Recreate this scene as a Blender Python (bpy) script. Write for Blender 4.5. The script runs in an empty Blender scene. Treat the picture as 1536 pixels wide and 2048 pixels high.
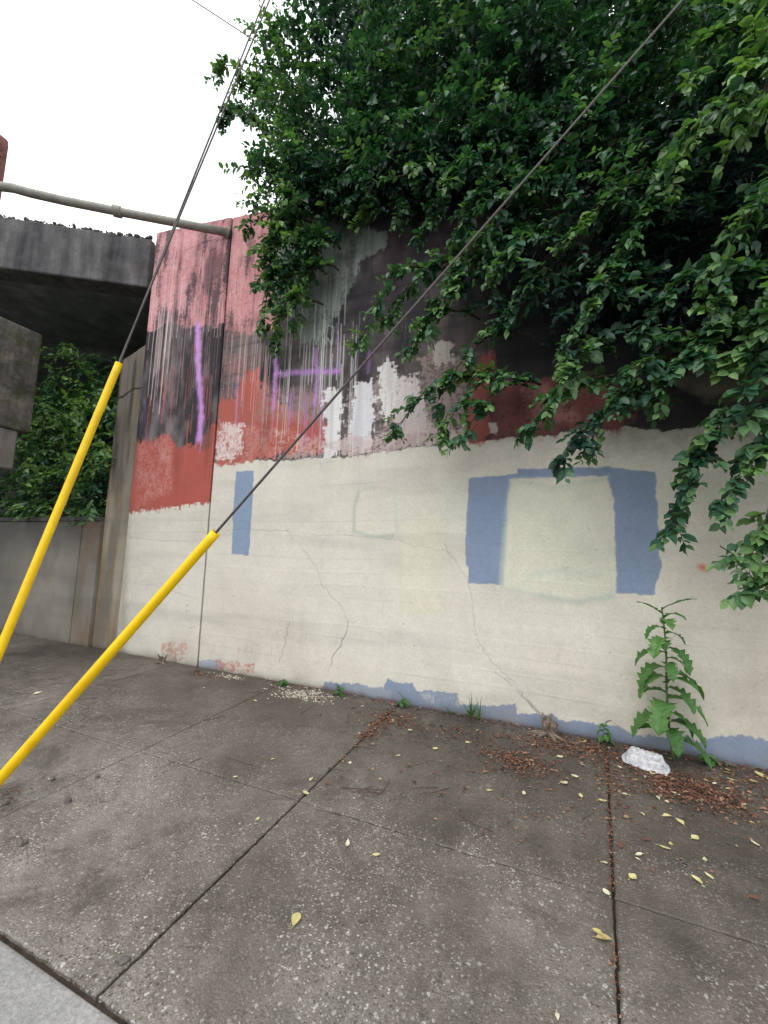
import bpy, math, random, bmesh
import numpy as np
from mathutils import Vector, Matrix, noise as mnoise
random.seed(7); rng=np.random.default_rng(7)
scene=bpy.context.scene
scene.view_settings.view_transform='Standard'; scene.view_settings.look='None'; scene.view_settings.exposure=0

# ------------------------------------------------------------------ camera (solved from the photograph's vanishing points)
FOC=800.0; A=math.radians(22.5); P=math.radians(6.15); RO=math.radians(1.8)
CAM=np.array([0,0,1.5])
F=np.array([-math.sin(A)*math.cos(P),math.cos(A)*math.cos(P),math.sin(P)])
R=np.array([math.cos(A),math.sin(A),0.0]); U=np.cross(R,F)
RI=math.cos(RO)*R+math.sin(RO)*U; UI=-math.sin(RO)*R+math.cos(RO)*U
cd=bpy.data.cameras.new("camera"); cam=bpy.data.objects.new("camera",cd); scene.collection.objects.link(cam)
cd.sensor_fit='VERTICAL'; cd.sensor_height=36; cd.lens=36*FOC/2048; cd.clip_end=2000; cd.clip_start=0.02
M=Matrix.Identity(4)
for i in range(3):
    M[i][0]=RI[i]; M[i][1]=UI[i]; M[i][2]=-F[i]; M[i][3]=CAM[i]
cam.matrix_world=M; scene.camera=cam
# survey helpers: photo measurement -> metric position on a known plane of the place
def sight(px,py): return RI*(px-768)+UI*(1024-py)+F*FOC
def on_y(px,py,Y=4.06):
    d=sight(px,py); return CAM+d*(Y/d[1])
def on_ground(px,py,z=0.0):
    d=sight(px,py); return CAM+d*((z-1.5)/d[2])
def WP(pts,Y=4.06): return [(on_y(a,b,Y)[0],on_y(a,b,Y)[2]) for a,b in pts]

# ------------------------------------------------------------------ helpers
def lin(r,g,b):
    f=lambda c:(c/255/12.92) if c/255<=0.04045 else ((c/255+0.055)/1.055)**2.4
    return (f(r),f(g),f(b))
def add(ob,parent=None,label=None,category=None,kind=None,group=None):
    scene.collection.objects.link(ob)
    if parent: ob.parent=parent
    if label: ob["label"]=label
    if category: ob["category"]=category
    if kind: ob["kind"]=kind
    if group: ob["group"]=group
    return ob
def empty(name,loc=(0,0,0),**k):
    o=bpy.data.objects.new(name,None); o.empty_display_size=0.1; o.location=loc; return add(o,**k)
def obj(name,verts,faces,mat,origin=None,smooth=False,**k):
    me=bpy.data.meshes.new(name)
    v=np.array(verts,dtype=float)
    if origin is not None: v=v-np.array(origin)
    me.from_pydata(v.tolist(),[],[list(map(int,f)) for f in faces]); me.update()
    if mat:
        for m in (mat if isinstance(mat,(list,tuple)) else [mat]): me.materials.append(m)
    if smooth: me.polygons.foreach_set("use_smooth",[True]*len(me.polygons))
    o=bpy.data.objects.new(name,me)
    par=k.get('parent')
    if origin is not None:
        loc=Vector(origin)
        if par: loc=loc-par.location
        o.location=loc
    elif par: o.location=-par.location
    return add(o,**k)
def bulk(name,V,loops,starts,mat,col=None,smooth=False,**k):
    me=bpy.data.meshes.new(name)
    par=k.get('parent')
    me.vertices.add(len(V)); me.vertices.foreach_set("co",np.asarray(V,dtype=np.float32).ravel())
    me.loops.add(len(loops)); me.loops.foreach_set("vertex_index",np.asarray(loops,dtype=np.int32))
    me.polygons.add(len(starts)); me.polygons.foreach_set("loop_start",np.asarray(starts,dtype=np.int32))
    me.update(calc_edges=True)
    if smooth: me.polygons.foreach_set("use_smooth",np.ones(len(starts),dtype=bool))
    if col is not None:
        a=me.color_attributes.new("paint",'FLOAT_COLOR','POINT')
        c=np.ones((len(V),4),dtype=np.float32); c[:,:3]=col; a.data.foreach_set("color",c.ravel())
    me.materials.append(mat)
    o=bpy.data.objects.new(name,me)
    if par: o.location=-par.location
    return add(o,**k)
def box(x0,x1,y0,y1,z0,z1):
    v=[(x0,y0,z0),(x1,y0,z0),(x1,y1,z0),(x0,y1,z0),(x0,y0,z1),(x1,y0,z1),(x1,y1,z1),(x0,y1,z1)]
    f=[(0,3,2,1),(4,5,6,7),(0,1,5,4),(1,2,6,5),(2,3,7,6),(3,0,4,7)]
    return v,f
def merge(parts):
    V=[];Fa=[]
    for v,f in parts:
        n=len(V); V+=[tuple(p) for p in v]; Fa+=[[i+n for i in q] for q in f]
    return V,Fa
def tube(pts,rad,n=8,cap=True):
    pts=[np.array(p,float) for p in pts]
    if not hasattr(rad,'__len__'): rad=[rad]*len(pts)
    V=[];Fa=[]
    ref=np.array([0.3,0.2,1.0])
    for i,p in enumerate(pts):
        t=pts[min(i+1,len(pts)-1)]-pts[max(i-1,0)]; t=t/(np.linalg.norm(t)+1e-9)
        if abs(np.dot(t,ref/np.linalg.norm(ref)))>0.97: ref=np.array([1.0,0.1,0.1])
        a=np.cross(t,ref); a/=np.linalg.norm(a); b=np.cross(t,a)
        for j in range(n):
            th=2*math.pi*j/n; V.append(tuple(p+rad[i]*(math.cos(th)*a+math.sin(th)*b)))
    for i in range(len(pts)-1):
        for j in range(n):
            Fa.append((i*n+j,i*n+(j+1)%n,(i+1)*n+(j+1)%n,(i+1)*n+j))
    if cap:
        Fa.append(tuple(range(n))[::-1]); Fa.append(tuple((len(pts)-1)*n+j for j in range(n)))
    return V,Fa

# ------------------------------------------------------------------ node helpers
def newmat(name,rough=0.8):
    m=bpy.data.materials.new(name); m.use_nodes=True
    nt=m.node_tree; b=nt.nodes['Principled BSDF']; b.inputs['Roughness'].default_value=rough
    b.inputs['Specular IOR Level'].default_value=0.3
    return m,nt,b
def N(nt,t,**k):
    n=nt.nodes.new(t)
    for a,v in k.items():
        if a in n.inputs: n.inputs[a].default_value=v
        else: setattr(n,a,v)
    return n
def L(nt,a,b): nt.links.new(a,b)
def noise(nt,scale,detail=4,rough=0.6,vec=None,dist=0.0):
    n=N(nt,'ShaderNodeTexNoise',Scale=scale,Detail=detail,Roughness=rough,Distortion=dist)
    if vec: L(nt,vec,n.inputs['Vector'])
    return n.outputs['Fac']
def ramp(nt,fac,stops,interp='LINEAR'):
    r=N(nt,'ShaderNodeValToRGB'); r.color_ramp.interpolation=interp
    e=r.color_ramp.elements
    while len(e)<len(stops): e.new(0.5)
    for i,(p,c) in enumerate(stops):
        e[i].position=p; e[i].color=(*c,1) if hasattr(c,'__len__') else (c,c,c,1)
    L(nt,fac,r.inputs['Fac']); return r.outputs['Color']
def mix(nt,fac,a,b,mode='MIX'):
    m=N(nt,'ShaderNodeMix'); m.data_type='RGBA'; m.blend_type=mode
    if isinstance(fac,(int,float)): m.inputs[0].default_value=fac
    else: L(nt,fac,m.inputs[0])
    for idx,x in ((6,a),(7,b)):
        if isinstance(x,tuple): m.inputs[idx].default_value=(*x,1) if len(x)==3 else x
        else: L(nt,x,m.inputs[idx])
    return m.outputs[2]
def math_(nt,op,a,b=None,clamp=False):
    m=N(nt,'ShaderNodeMath'); m.operation=op; m.use_clamp=clamp
    for i,x in enumerate((a,b)):
        if x is None: continue
        if isinstance(x,(int,float)): m.inputs[i].default_value=x
        else: L(nt,x,m.inputs[i])
    return m.outputs[0]
def bump(nt,b,h,strength=0.5,dist=0.01):
    n=N(nt,'ShaderNodeBump',Strength=strength,Distance=dist); L(nt,h,n.inputs['Height']); L(nt,n.outputs[0],b.inputs['Normal'])
def position(nt): return N(nt,'ShaderNodeNewGeometry').outputs['Position']

def mat_wall():
    m,nt,b=newmat("painted_concrete",0.85); pos=position(nt)
    at=N(nt,'ShaderNodeAttribute',attribute_name="paint")
    n1=noise(nt,60,6,0.7,pos); n2=noise(nt,2.2,5,0.6,pos); n3=noise(nt,9,5,0.65,pos)
    c=mix(nt,1.0,at.outputs['Color'],ramp(nt,n1,[(0.25,0.86),(0.7,1.07)]),'MULTIPLY')
    c=mix(nt,1.0,c,ramp(nt,n2,[(0.3,0.95),(0.7,1.03)]),'MULTIPLY')
    c=mix(nt,1.0,c,ramp(nt,n3,[(0.3,0.96),(0.7,1.03)]),'MULTIPLY')
    v=N(nt,'ShaderNodeTexVoronoi',Scale=38); L(nt,pos,v.inputs['Vector'])
    pit=math_(nt,'LESS_THAN',v.outputs['Distance'],0.13)
    sel=math_(nt,'GREATER_THAN',noise(nt,6,2,0.5,pos),0.56)
    pf=math_(nt,'MULTIPLY',math_(nt,'MULTIPLY',pit,sel),0.5)
    c=mix(nt,pf,c,(0.08,0.07,0.06)); L(nt,c,b.inputs['Base Color'])
    h=math_(nt,'ADD',math_(nt,'MULTIPLY',n1,0.35),math_(nt,'MULTIPLY',n3,0.5))
    h=math_(nt,'SUBTRACT',h,math_(nt,'MULTIPLY',pf,0.6))
    bump(nt,b,h,0.7,0.008); return m
M_WALL=mat_wall()
def mat_concrete(name,dark,light,moss=0.0,streak=True):
    m,nt,b=newmat(name,0.9); pos=position(nt)
    mp=N(nt,'ShaderNodeMapping'); mp.inputs['Scale'].default_value=(6,6,0.7); L(nt,pos,mp.inputs['Vector'])
    s=noise(nt,1.0,6,0.65,mp.outputs[0]); n=noise(nt,3,6,0.65,pos); g=noise(nt,70,5,0.7,pos)
    f=math_(nt,'ADD',math_(nt,'MULTIPLY',s,0.55 if streak else 0.1),math_(nt,'MULTIPLY',n,0.45 if streak else 0.9))
    c=ramp(nt,f,[(0.35,dark),(0.55,tuple((a+q)/2 for a,q in zip(dark,light))),(0.68,light)])
    c=mix(nt,1.0,c,ramp(nt,g,[(0.3,0.7),(0.7,1.2)]),'MULTIPLY')
    if moss:
        mf=ramp(nt,noise(nt,5,5,0.7,pos),[(0.5,0.0),(0.62,moss)])
        c=mix(nt,mf,c,(0.05,0.06,0.015))
        sf=ramp(nt,noise(nt,2.2,7,0.75,pos),[(0.46,0.0),(0.60,0.75)])
        c=mix(nt,sf,c,(0.03,0.028,0.026))
    L(nt,c,b.inputs['Base Color']); bump(nt,b,math_(nt,'ADD',g,math_(nt,'MULTIPLY',n,2.0)),0.8,0.01); return m
M_BRIDGE=mat_concrete("weathered_concrete",(0.040,0.037,0.042),(0.23,0.22,0.22))
M_SOFFIT=mat_concrete("soffit_concrete",(0.12,0.13,0.145),(0.30,0.30,0.31),streak=False)  # underside concrete, paler than the girder
M_COPE=mat_concrete("dark_coping",(0.04,0.04,0.04),(0.12,0.12,0.11),streak=False)
M_PIER=mat_concrete("mossy_concrete",(0.06,0.055,0.05),(0.27,0.25,0.22),0.8)
M_HAUNCH=mat_concrete("plain_concrete",(0.12,0.115,0.105),(0.28,0.26,0.23))
M_CURB=mat_concrete("curb_concrete",(0.27,0.265,0.255),(0.43,0.42,0.405),streak=False)

def mat_sidewalk():
    m,nt,b=newmat("exposed_aggregate_pavement",0.75); pos=position(nt)
    sep=N(nt,'ShaderNodeSeparateXYZ'); L(nt,pos,sep.inputs[0])
    n0=noise(nt,0.9,7,0.66,pos); n1=noise(nt,7.0,8,0.75,pos); g=noise(nt,170,5,0.8,pos)
    c=ramp(nt,n0,[(0.33,(0.076,0.065,0.055)),(0.48,(0.136,0.122,0.105)),(0.66,(0.230,0.214,0.190))])
    c=mix(nt,1.0,c,ramp(nt,n1,[(0.3,0.62),(0.5,1.0),(0.72,1.35)]),'MULTIPLY')
    c=mix(nt,1.0,c,ramp(nt,g,[(0.3,0.42),(0.5,0.95),(0.7,1.6)]),'MULTIPLY')
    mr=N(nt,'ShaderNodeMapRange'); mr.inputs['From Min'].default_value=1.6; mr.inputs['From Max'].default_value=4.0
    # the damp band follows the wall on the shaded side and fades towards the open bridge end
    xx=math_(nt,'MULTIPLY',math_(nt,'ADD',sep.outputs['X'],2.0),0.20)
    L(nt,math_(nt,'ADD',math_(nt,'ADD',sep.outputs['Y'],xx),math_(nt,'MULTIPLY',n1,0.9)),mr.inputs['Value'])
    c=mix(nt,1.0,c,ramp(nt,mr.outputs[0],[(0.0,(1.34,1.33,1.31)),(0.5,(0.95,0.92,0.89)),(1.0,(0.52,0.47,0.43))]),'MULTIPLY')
    wob=N(nt,'ShaderNodeVectorMath'); wob.operation='ADD'; nn=N(nt,'ShaderNodeTexNoise',Scale=60); L(nt,pos,nn.inputs['Vector'])
    sc0=N(nt,'ShaderNodeVectorMath'); sc0.operation='SCALE'; sc0.inputs['Scale'].default_value=0.014; L(nt,nn.outputs['Color'],sc0.inputs[0])
    L(nt,pos,wob.inputs[0]); L(nt,sc0.outputs[0],wob.inputs[1])
    v=N(nt,'ShaderNodeTexVoronoi',Scale=105); v2=N(nt,'ShaderNodeTexVoronoi',Scale=56)
    L(nt,wob.outputs[0],v.inputs['Vector']); L(nt,wob.outputs[0],v2.inputs['Vector'])
    def peb(vn,thr,lo,hi):
        se=N(nt,'ShaderNodeSeparateColor'); L(nt,vn.outputs['Color'],se.inputs[0])
        inside=math_(nt,'LESS_THAN',vn.outputs['Distance'],thr)
        pick=math_(nt,'GREATER_THAN',se.outputs[0],lo)
        tone=ramp(nt,se.outputs[1],[(0.0,(0.04,0.034,0.029)),(0.40,(0.15,0.125,0.10)),(0.75,(0.30,0.28,0.25)),(1.0,hi)])
        return math_(nt,'MULTIPLY',inside,pick),tone
    reg=ramp(nt,noise(nt,1.7,4,0.6,pos),[(0.38,0.12),(0.57,1.0)])
    f1,t1=peb(v,0.46,0.35,(0.60,0.58,0.55)); f2,t2=peb(v2,0.40,0.74,(0.62,0.60,0.57))
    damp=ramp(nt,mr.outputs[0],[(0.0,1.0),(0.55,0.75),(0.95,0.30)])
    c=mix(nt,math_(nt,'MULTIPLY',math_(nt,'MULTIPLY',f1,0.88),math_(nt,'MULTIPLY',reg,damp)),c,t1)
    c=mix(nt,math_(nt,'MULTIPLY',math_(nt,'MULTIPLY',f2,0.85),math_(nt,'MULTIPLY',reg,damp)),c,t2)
    sc=ramp(nt,noise(nt,3.3,9,0.8,pos,1.2),[(0.60,0.0),(0.73,0.55)])
    c=mix(nt,sc,c,(0.38,0.36,0.33))
    dk=ramp(nt,noise(nt,1.3,8,0.75,pos,0.8),[(0.51,0.0),(0.65,0.68)])
    c=mix(nt,dk,c,(0.052,0.041,0.034))
    L(nt,c,b.inputs['Base Color'])
    b.inputs['Specular IOR Level'].default_value=0.5
    L(nt,ramp(nt,n1,[(0.35,0.36),(0.6,0.75)]),b.inputs['Roughness'])
    h=math_(nt,'ADD',math_(nt,'MULTIPLY',v.outputs['Distance'],-0.8),math_(nt,'MULTIPLY',g,0.8))
    bump(nt,b,h,0.8,0.005); return m
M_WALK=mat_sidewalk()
def simple(name,c0,c1,scale,rough=0.8,spec=0.3,bumpd=0.0):
    m,nt,b=newmat(name,rough); b.inputs['Specular IOR Level'].default_value=spec
    tc=N(nt,'ShaderNodeTexCoord').outputs['Object']
    f=noise(nt,scale,5,0.65,tc); L(nt,ramp(nt,f,[(0.3,c0),(0.7,c1)]),b.inputs['Base Color'])
    if bumpd: bump(nt,b,f,0.7,bumpd)
    return m
M_SOIL=simple("dark_soil",(0.02,0.015,0.012),(0.07,0.05,0.036),30,0.95,0.2,0.01)
M_GROUND=simple("ground_soil",(0.03,0.034,0.022),(0.06,0.065,0.04),3,0.95,0.2,0.02)
M_ROAD=simple("asphalt",(0.04,0.04,0.04),(0.075,0.073,0.07),60,0.85,0.3,0.005)
M_YEL=simple("yellow_plastic",lin(226,180,0),lin(245,204,14),7,0.5,0.4,0.0006)
M_STEEL=simple("galvanised_steel",(0.22,0.21,0.18),(0.38,0.36,0.32),9,0.6,0.4,0.002)
M_CABLE=simple("twisted_steel_cable",(0.03,0.025,0.022),(0.11,0.09,0.08),80,0.6,0.4)
M_RUST=simple("rusty_red_steel",(0.10,0.035,0.03),(0.26,0.12,0.10),18,0.8,0.3,0.006)
M_BARK=simple("bark",(0.025,0.02,0.016),(0.09,0.07,0.055),25,0.9,0.2,0.01)
M_TWIG=simple("dry_twig",(0.05,0.03,0.022),(0.16,0.10,0.07),25,0.9,0.2)
M_WOOD=simple("broken_wood",(0.05,0.035,0.028),(0.28,0.22,0.17),22,0.9,0.2,0.01)
def mat_plastic():
    m,nt,b=newmat("translucent_white_plastic",0.45); b.inputs['Specular IOR Level'].default_value=0.5
    tc=N(nt,'ShaderNodeTexCoord').outputs['Object']; f=noise(nt,30,5,0.65,tc)
    c=ramp(nt,f,[(0.35,(0.42,0.42,0.43)),(0.6,(0.80,0.80,0.82))]); L(nt,c,b.inputs['Base Color']); bump(nt,b,f,0.7,0.004)
    tr=N(nt,'ShaderNodeBsdfTranslucent'); tr.inputs['Color'].default_value=(.8,.8,.82,1)
    ms=N(nt,'ShaderNodeMixShader'); ms.inputs[0].default_value=0.3
    L(nt,b.outputs[0],ms.inputs[1]); L(nt,tr.outputs[0],ms.inputs[2]); L(nt,ms.outputs[0],nt.nodes['Material Output'].inputs['Surface']); return m
M_FOAM=mat_plastic()
M_STONE=simple("stone",(0.06,0.055,0.05),(0.20,0.18,0.16),30,0.9,0.3,0.01)
M_GRAVEL=simple("ballast",(0.06,0.057,0.05),(0.24,0.22,0.19),8,0.9,0.3,0.01)
M_PLASTER=simple("pale_rubble",(0.30,0.27,0.20),(0.62,0.58,0.48),12,0.9,0.3,0.01)
M_DARK=simple("black_rubber",(0.01,0.01,0.012),(0.03,0.03,0.035),12,0.6,0.4)

def leafmat(name,dark,mid,light,trans=0.25,rough=0.38,spec=0.45):
    m,nt,b=newmat(name,rough)
    at=N(nt,'ShaderNodeAttribute',attribute_name="paint")
    se=N(nt,'ShaderNodeSeparateColor'); L(nt,at.outputs['Color'],se.inputs[0])
    c=ramp(nt,se.outputs[0],[(0.0,dark),(0.45,mid),(1.0,light)])
    c=mix(nt,1.0,c,ramp(nt,noise(nt,25,3,0.6,position(nt)),[(0.3,0.75),(0.7,1.2)]),'MULTIPLY')
    L(nt,c,b.inputs['Base Color']); b.inputs['Specular IOR Level'].default_value=spec
    tr=N(nt,'ShaderNodeBsdfTranslucent'); L(nt,mix(nt,1.0,c,(1.3,1.5,0.6),'MULTIPLY'),tr.inputs['Color'])
    ms=N(nt,'ShaderNodeMixShader'); ms.inputs[0].default_value=trans
    L(nt,b.outputs[0],ms.inputs[1]); L(nt,tr.outputs[0],ms.inputs[2])
    L(nt,ms.outputs[0],nt.nodes['Material Output'].inputs['Surface']); return m
M_LEAF=leafmat("shrub_leaves",(0.011,0.036,0.030),(0.038,0.115,0.060),(0.20,0.34,0.10),0.28,0.44,0.42)
M_WEED=leafmat("weed_leaves",(0.035,0.10,0.028),(0.07,0.18,0.042),(0.14,0.28,0.08),0.3,0.5)
M_FALLEN=leafmat("fallen_leaf",(0.22,0.11,0.055),(0.62,0.55,0.22),(0.70,0.66,0.50),0.15,0.6)
M_LITTER=leafmat("brown_litter",(0.06,0.028,0.02),(0.21,0.085,0.05),(0.42,0.28,0.18),0.1,0.8)

# ------------------------------------------------------------------ world + sun
w=bpy.data.worlds.new("World"); scene.world=w; w.use_nodes=True; nt=w.node_tree
bg=nt.nodes['Background']; bg.inputs['Strength'].default_value=0.1
sky=nt.nodes.new('ShaderNodeTexSky'); sky.sky_type='NISHITA'; sky.sun_disc=False
SE,SR=math.radians(55),math.radians(200)
sky.sun_elevation=SE; sky.sun_rotation=SR
mx=nt.nodes.new('ShaderNodeMix'); mx.data_type='RGBA'; mx.inputs[0].default_value=0.93
tcw=nt.nodes.new('ShaderNodeTexCoord'); cn=nt.nodes.new('ShaderNodeTexNoise'); cn.inputs['Scale'].default_value=1.6; cn.inputs['Detail'].default_value=4
nt.links.new(tcw.outputs['Generated'],cn.inputs['Vector'])
cr=nt.nodes.new('ShaderNodeValToRGB'); cr.color_ramp.elements[0].position=0.3; cr.color_ramp.elements[1].position=0.7
cr.color_ramp.elements[0].color=(0.86,0.89,0.93,1); cr.color_ramp.elements[1].color=(0.98,0.99,1,1)
nt.links.new(cn.outputs['Fac'],cr.inputs['Fac'])
sc_=nt.nodes.new('ShaderNodeVectorMath'); sc_.operation='SCALE'; sc_.inputs['Scale'].default_value=20.5
nt.links.new(cr.outputs['Color'],sc_.inputs[0])
nt.links.new(sky.outputs['Color'],mx.inputs[6]); nt.links.new(sc_.outputs[0],mx.inputs[7])
nt.links.new(mx.outputs[2],bg.inputs['Color'])
sd=bpy.data.lights.new("sun",'SUN'); sd.energy=1.0; sd.angle=math.radians(22); sd.color=(1,0.98,0.96)
so=bpy.data.objects.new("sun",sd); scene.collection.objects.link(so)
az=SR; dirv=Vector((math.sin(az)*math.cos(SE),math.cos(az)*math.cos(SE),math.sin(SE)))
so.rotation_euler=dirv.to_track_quat('Z','Y').to_euler(); so.location=(0,-5,12)

# ------------------------------------------------------------------ ground, road, curb, sidewalk
v,f=box(-400,400,-400,400,-0.3,-0.16)
obj("ground",v,f,M_GROUND,kind="structure")
v,f=box(-60,60,-7,0.86,-0.155,-0.12); obj("road",v,f,M_ROAD,kind="structure")
parts=[]
for i in range(-12,12):
    x0=i*2.4-0.9; v,f=box(x0+0.004,x0+2.396,0.865,1.035,-0.15,0.0+random.uniform(-0.003,0.003)); parts.append((v,f))
cb=obj("curb",*merge(parts),M_CURB,kind="structure")
bv=cb.modifiers.new("b",'BEVEL'); bv.width=0.02; bv.segments=3; bv.limit_method='ANGLE'
def zt(X): return 6.35-0.145*(X+4.25)
V=[];Fa=[]
def slab(x0a,x1a,x0b,x1b,y0,y1,z=0.0):
    n=60; g=0.0036; gy=0.0026
    c=[(x0b+g,y0+gy),(x1b-g,y0+gy),(x1a-g,y1-gy),(x0a+g,y1-gy)]
    ring=[]
    for k in range(4):
        p=np.array(c[k]);q=np.array(c[(k+1)%4]); d=q-p; nn=np.array([-d[1],d[0]])/np.linalg.norm(d)
        for j in range(n):
            t=j/n; pt=p+d*t; kk=0.9 if k%2 else 0.7
            jit=kk*(abs(mnoise.noise(Vector((pt[0]*9,pt[1]*9,k*3.1))))*0.008+max(0,mnoise.noise(Vector((pt[0]*35,pt[1]*35,k))))*0.010)
            if j==0: jit=0.003
            ring.append(pt+nn*jit)
    b0=len(V); m_=len(ring); cx=np.mean(ring,axis=0)
    for p in ring: V.append((p[0],p[1],z-0.06))
    for p in ring: V.append((p[0],p[1],z-0.006))
    for p in ring:
        d=cx-p; d/=np.linalg.norm(d); V.append((p[0]+d[0]*0.007,p[1]+d[1]*0.007,z))
    for s in range(2):
        for j in range(m_):
            a=b0+s*m_+j; bq=b0+s*m_+(j+1)%m_
            Fa.append((a,bq,bq+m_,a+m_))
    Fa.append(tuple(b0+2*m_+j for j in range(m_)))
ja=[-14,-11.6,-9.8,-8.0,-6.25,-4.55,-2.86,-1.44,0.43,2.3,4.1,6,8]
jb=[-14,-11.6,-9.8,-8.0,-6.25,-4.55,-2.80,-1.42,0.13,2.0,3.9,6,8]
for i in range(len(ja)-1):
    xm0=ja[i]*0.4+jb[i]*0.6; xm1=ja[i+1]*0.4+jb[i+1]*0.6; zz=random.uniform(-0.002,0.002)
    slab(ja[i],ja[i+1],xm0,xm1,2.235,4.045,zz)
    slab(xm0,xm1,jb[i],jb[i+1],1.045,2.235,zz+random.uniform(-0.001,0.001))
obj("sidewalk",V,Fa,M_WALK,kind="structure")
v,f=box(-14,8,1.035,4.5,-0.158,-0.018); obj("soil_bed",v,f,M_SOIL,kind="structure")

# ------------------------------------------------------------------ embankment terrain behind the wall
nx,ny=110,40; xs=np.linspace(-30,40,nx*2); ys=4.42+np.linspace(0,1,ny)**2*60
V=[]
for Y in ys:
    for X in xs:
        right=zt(max(-5.8,min(X,9)))-0.12
        left=min(1.80+(Y-4.42)*1.15,5.40)
        k=min(1,max(0,(X+6.5)/0.55)); h=left*(1-k)+right*k
        V.append((X,Y,h+0.06*mnoise.noise(Vector((X*1.3,Y*1.3,0)))))
n2=len(xs)
Fa=[(j*n2+i,j*n2+i+1,(j+1)*n2+i+1,(j+1)*n2+i) for j in range(ny-1) for i in range(n2-1)]
b0=len(V)
for X in xs: V.append((X,4.42,-0.2))
Fa+=[(b0+i,b0+i+1,i+1,i) for i in range(n2-1)]
obj("embankment",V,Fa,M_GROUND,kind="structure")

# ------------------------------------------------------------------ painted wall panels
def h2(ix,iz,seed):
    s=(ix.astype(np.int64)*374761393+iz.astype(np.int64)*668265263+seed*1442695041)&0xffffffff
    s=((s^(s>>13))*1274126177)&0xffffffff
    return ((s^(s>>16))&0xffff)/65535.0
def vn(X,Z,sx,sz,seed,octv=1):
    out=0;amp=1;tot=0
    for o in range(octv):
        x=X*sx*2**o+1000;z=Z*sz*2**o+1000; ix=np.floor(x);iz=np.floor(z);fx=x-ix;fz=z-iz
        fx=fx*fx*(3-2*fx);fz=fz*fz*(3-2*fz)
        a=h2(ix,iz,seed+o);b=h2(ix+1,iz,seed+o);c=h2(ix,iz+1,seed+o);d=h2(ix+1,iz+1,seed+o)
        out=out+amp*((a*(1-fx)+b*fx)*(1-fz)+(c*(1-fx)+d*fx)*fz); tot+=amp; amp*=0.5
    return out/tot
def sst(a,b,x):
    t=np.clip((x-a)/(b-a),0,1); return t*t*(3-2*t)
class Canvas:
    def __init__(s,X,Z):
        s.X=X;s.Z=Z; s.col=np.zeros(X.shape+(3,)); s.crk=np.zeros(X.shape)
        s.wx=(vn(X,Z,14,14,11,3)-0.5); s.wz=(vn(X,Z,14,14,23,3)-0.5)
        s.roll=0.55*vn(X,Z,48,10,401,2)+0.45*vn(X,Z,14,40,402,2)
        s.pits=vn(X,Z,46,46,403,2)
        s.big=vn(X,Z,5,3.5,404,4)
    def fill(s,c): s.col[:]=lin(*c)
    def blend(s,m,c): s.col=s.col*(1-m[...,None])+np.array(lin(*c))*m[...,None]
    def dry(s,cover,w=0.10):
        q=s.roll*0.35+s.pits*0.32+s.big*0.33
        return sst(1-cover-w,1-cover+w,q)
    def sdist(s,P,x,z,closed=True):
        dmin=np.full(x.shape,1e9); ins=np.zeros(x.shape,bool)
        for i in range(len(P) if closed else len(P)-1):
            ax,az=P[i];bx,bz=P[(i+1)%len(P)]
            dx,dz=bx-ax,bz-az; t=np.clip(((x-ax)*dx+(z-az)*dz)/(dx*dx+dz*dz+1e-12),0,1)
            dmin=np.minimum(dmin,np.hypot(x-ax-t*dx,z-az-t*dz))
            if closed: ins^=((az>z)!=(bz>z))&(x<(bx-ax)*(z-az)/(bz-az+1e-12)+ax)
        return np.where(ins,dmin,-dmin) if closed else dmin
    def box(s,P,pad):
        xs=[p[0] for p in P];zs=[p[1] for p in P]
        return (s.X>min(xs)-pad)&(s.X<max(xs)+pad)&(s.Z>min(zs)-pad)&(s.Z<max(zs)+pad)
    def poly(s,pts,soft=0.008,rough=0.05,px=True,rag=0.0):
        P=WP(pts) if px else pts
        sel=s.box(P,soft*2+rough+rag*2); m=np.zeros(s.X.shape)
        if not sel.any(): return m
        x=s.X+s.wx*rough; z=s.Z+s.wz*rough
        sd=s.sdist(P,x[sel],z[sel])
        if rag: sd=sd+rag*(s.roll[sel]-0.5)*4
        m[sel]=sst(-soft,soft,sd); return m
    def stroke(s,pts,wd,soft=0.004,rough=0.0,px=True):
        P=WP(pts) if px else pts
        sel=s.box(P,wd+soft+rough+0.02); m=np.zeros(s.X.shape)
        if not sel.any(): return m
        x=s.X+s.wx*rough; z=s.Z+s.wz*rough
        m[sel]=1-sst(wd-soft,wd+soft,s.sdist(P,x[sel],z[sel],False)); return m
    def drips(s,n,x0,x1,y0,y1,l0,l1,c,seed,alpha=0.8,w0=0.004,w1=0.010):
        r=random.Random(seed); cc=np.array(lin(*c))
        for i in range(n):
            a=r.uniform(x0,x1);b=r.uniform(y0,y1);le=r.uniform(l0,l1)
            p=WP([(a,b)])[0]; le*=0.0062
            m=s.stroke([(p[0],p[1]),(p[0]+r.uniform(-.004,.004),p[1]-le)],r.uniform(w0,w1),0.0035,0.005,px=False)
            sel=m>0
            k=(m[sel]*alpha*(0.55+0.45*vn(s.X[sel],s.Z[sel],30,3,seed+i)))[:,None]
            s.col[sel]=s.col[sel]*(1-k)+cc*k
CREAM=(214,209,196)
def brush(c,sx=60,sz=5,seed=1,lo=0.35,hi=0.65): return sst(lo,hi,vn(c.X,c.Z,sx,sz,seed,3))
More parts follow.
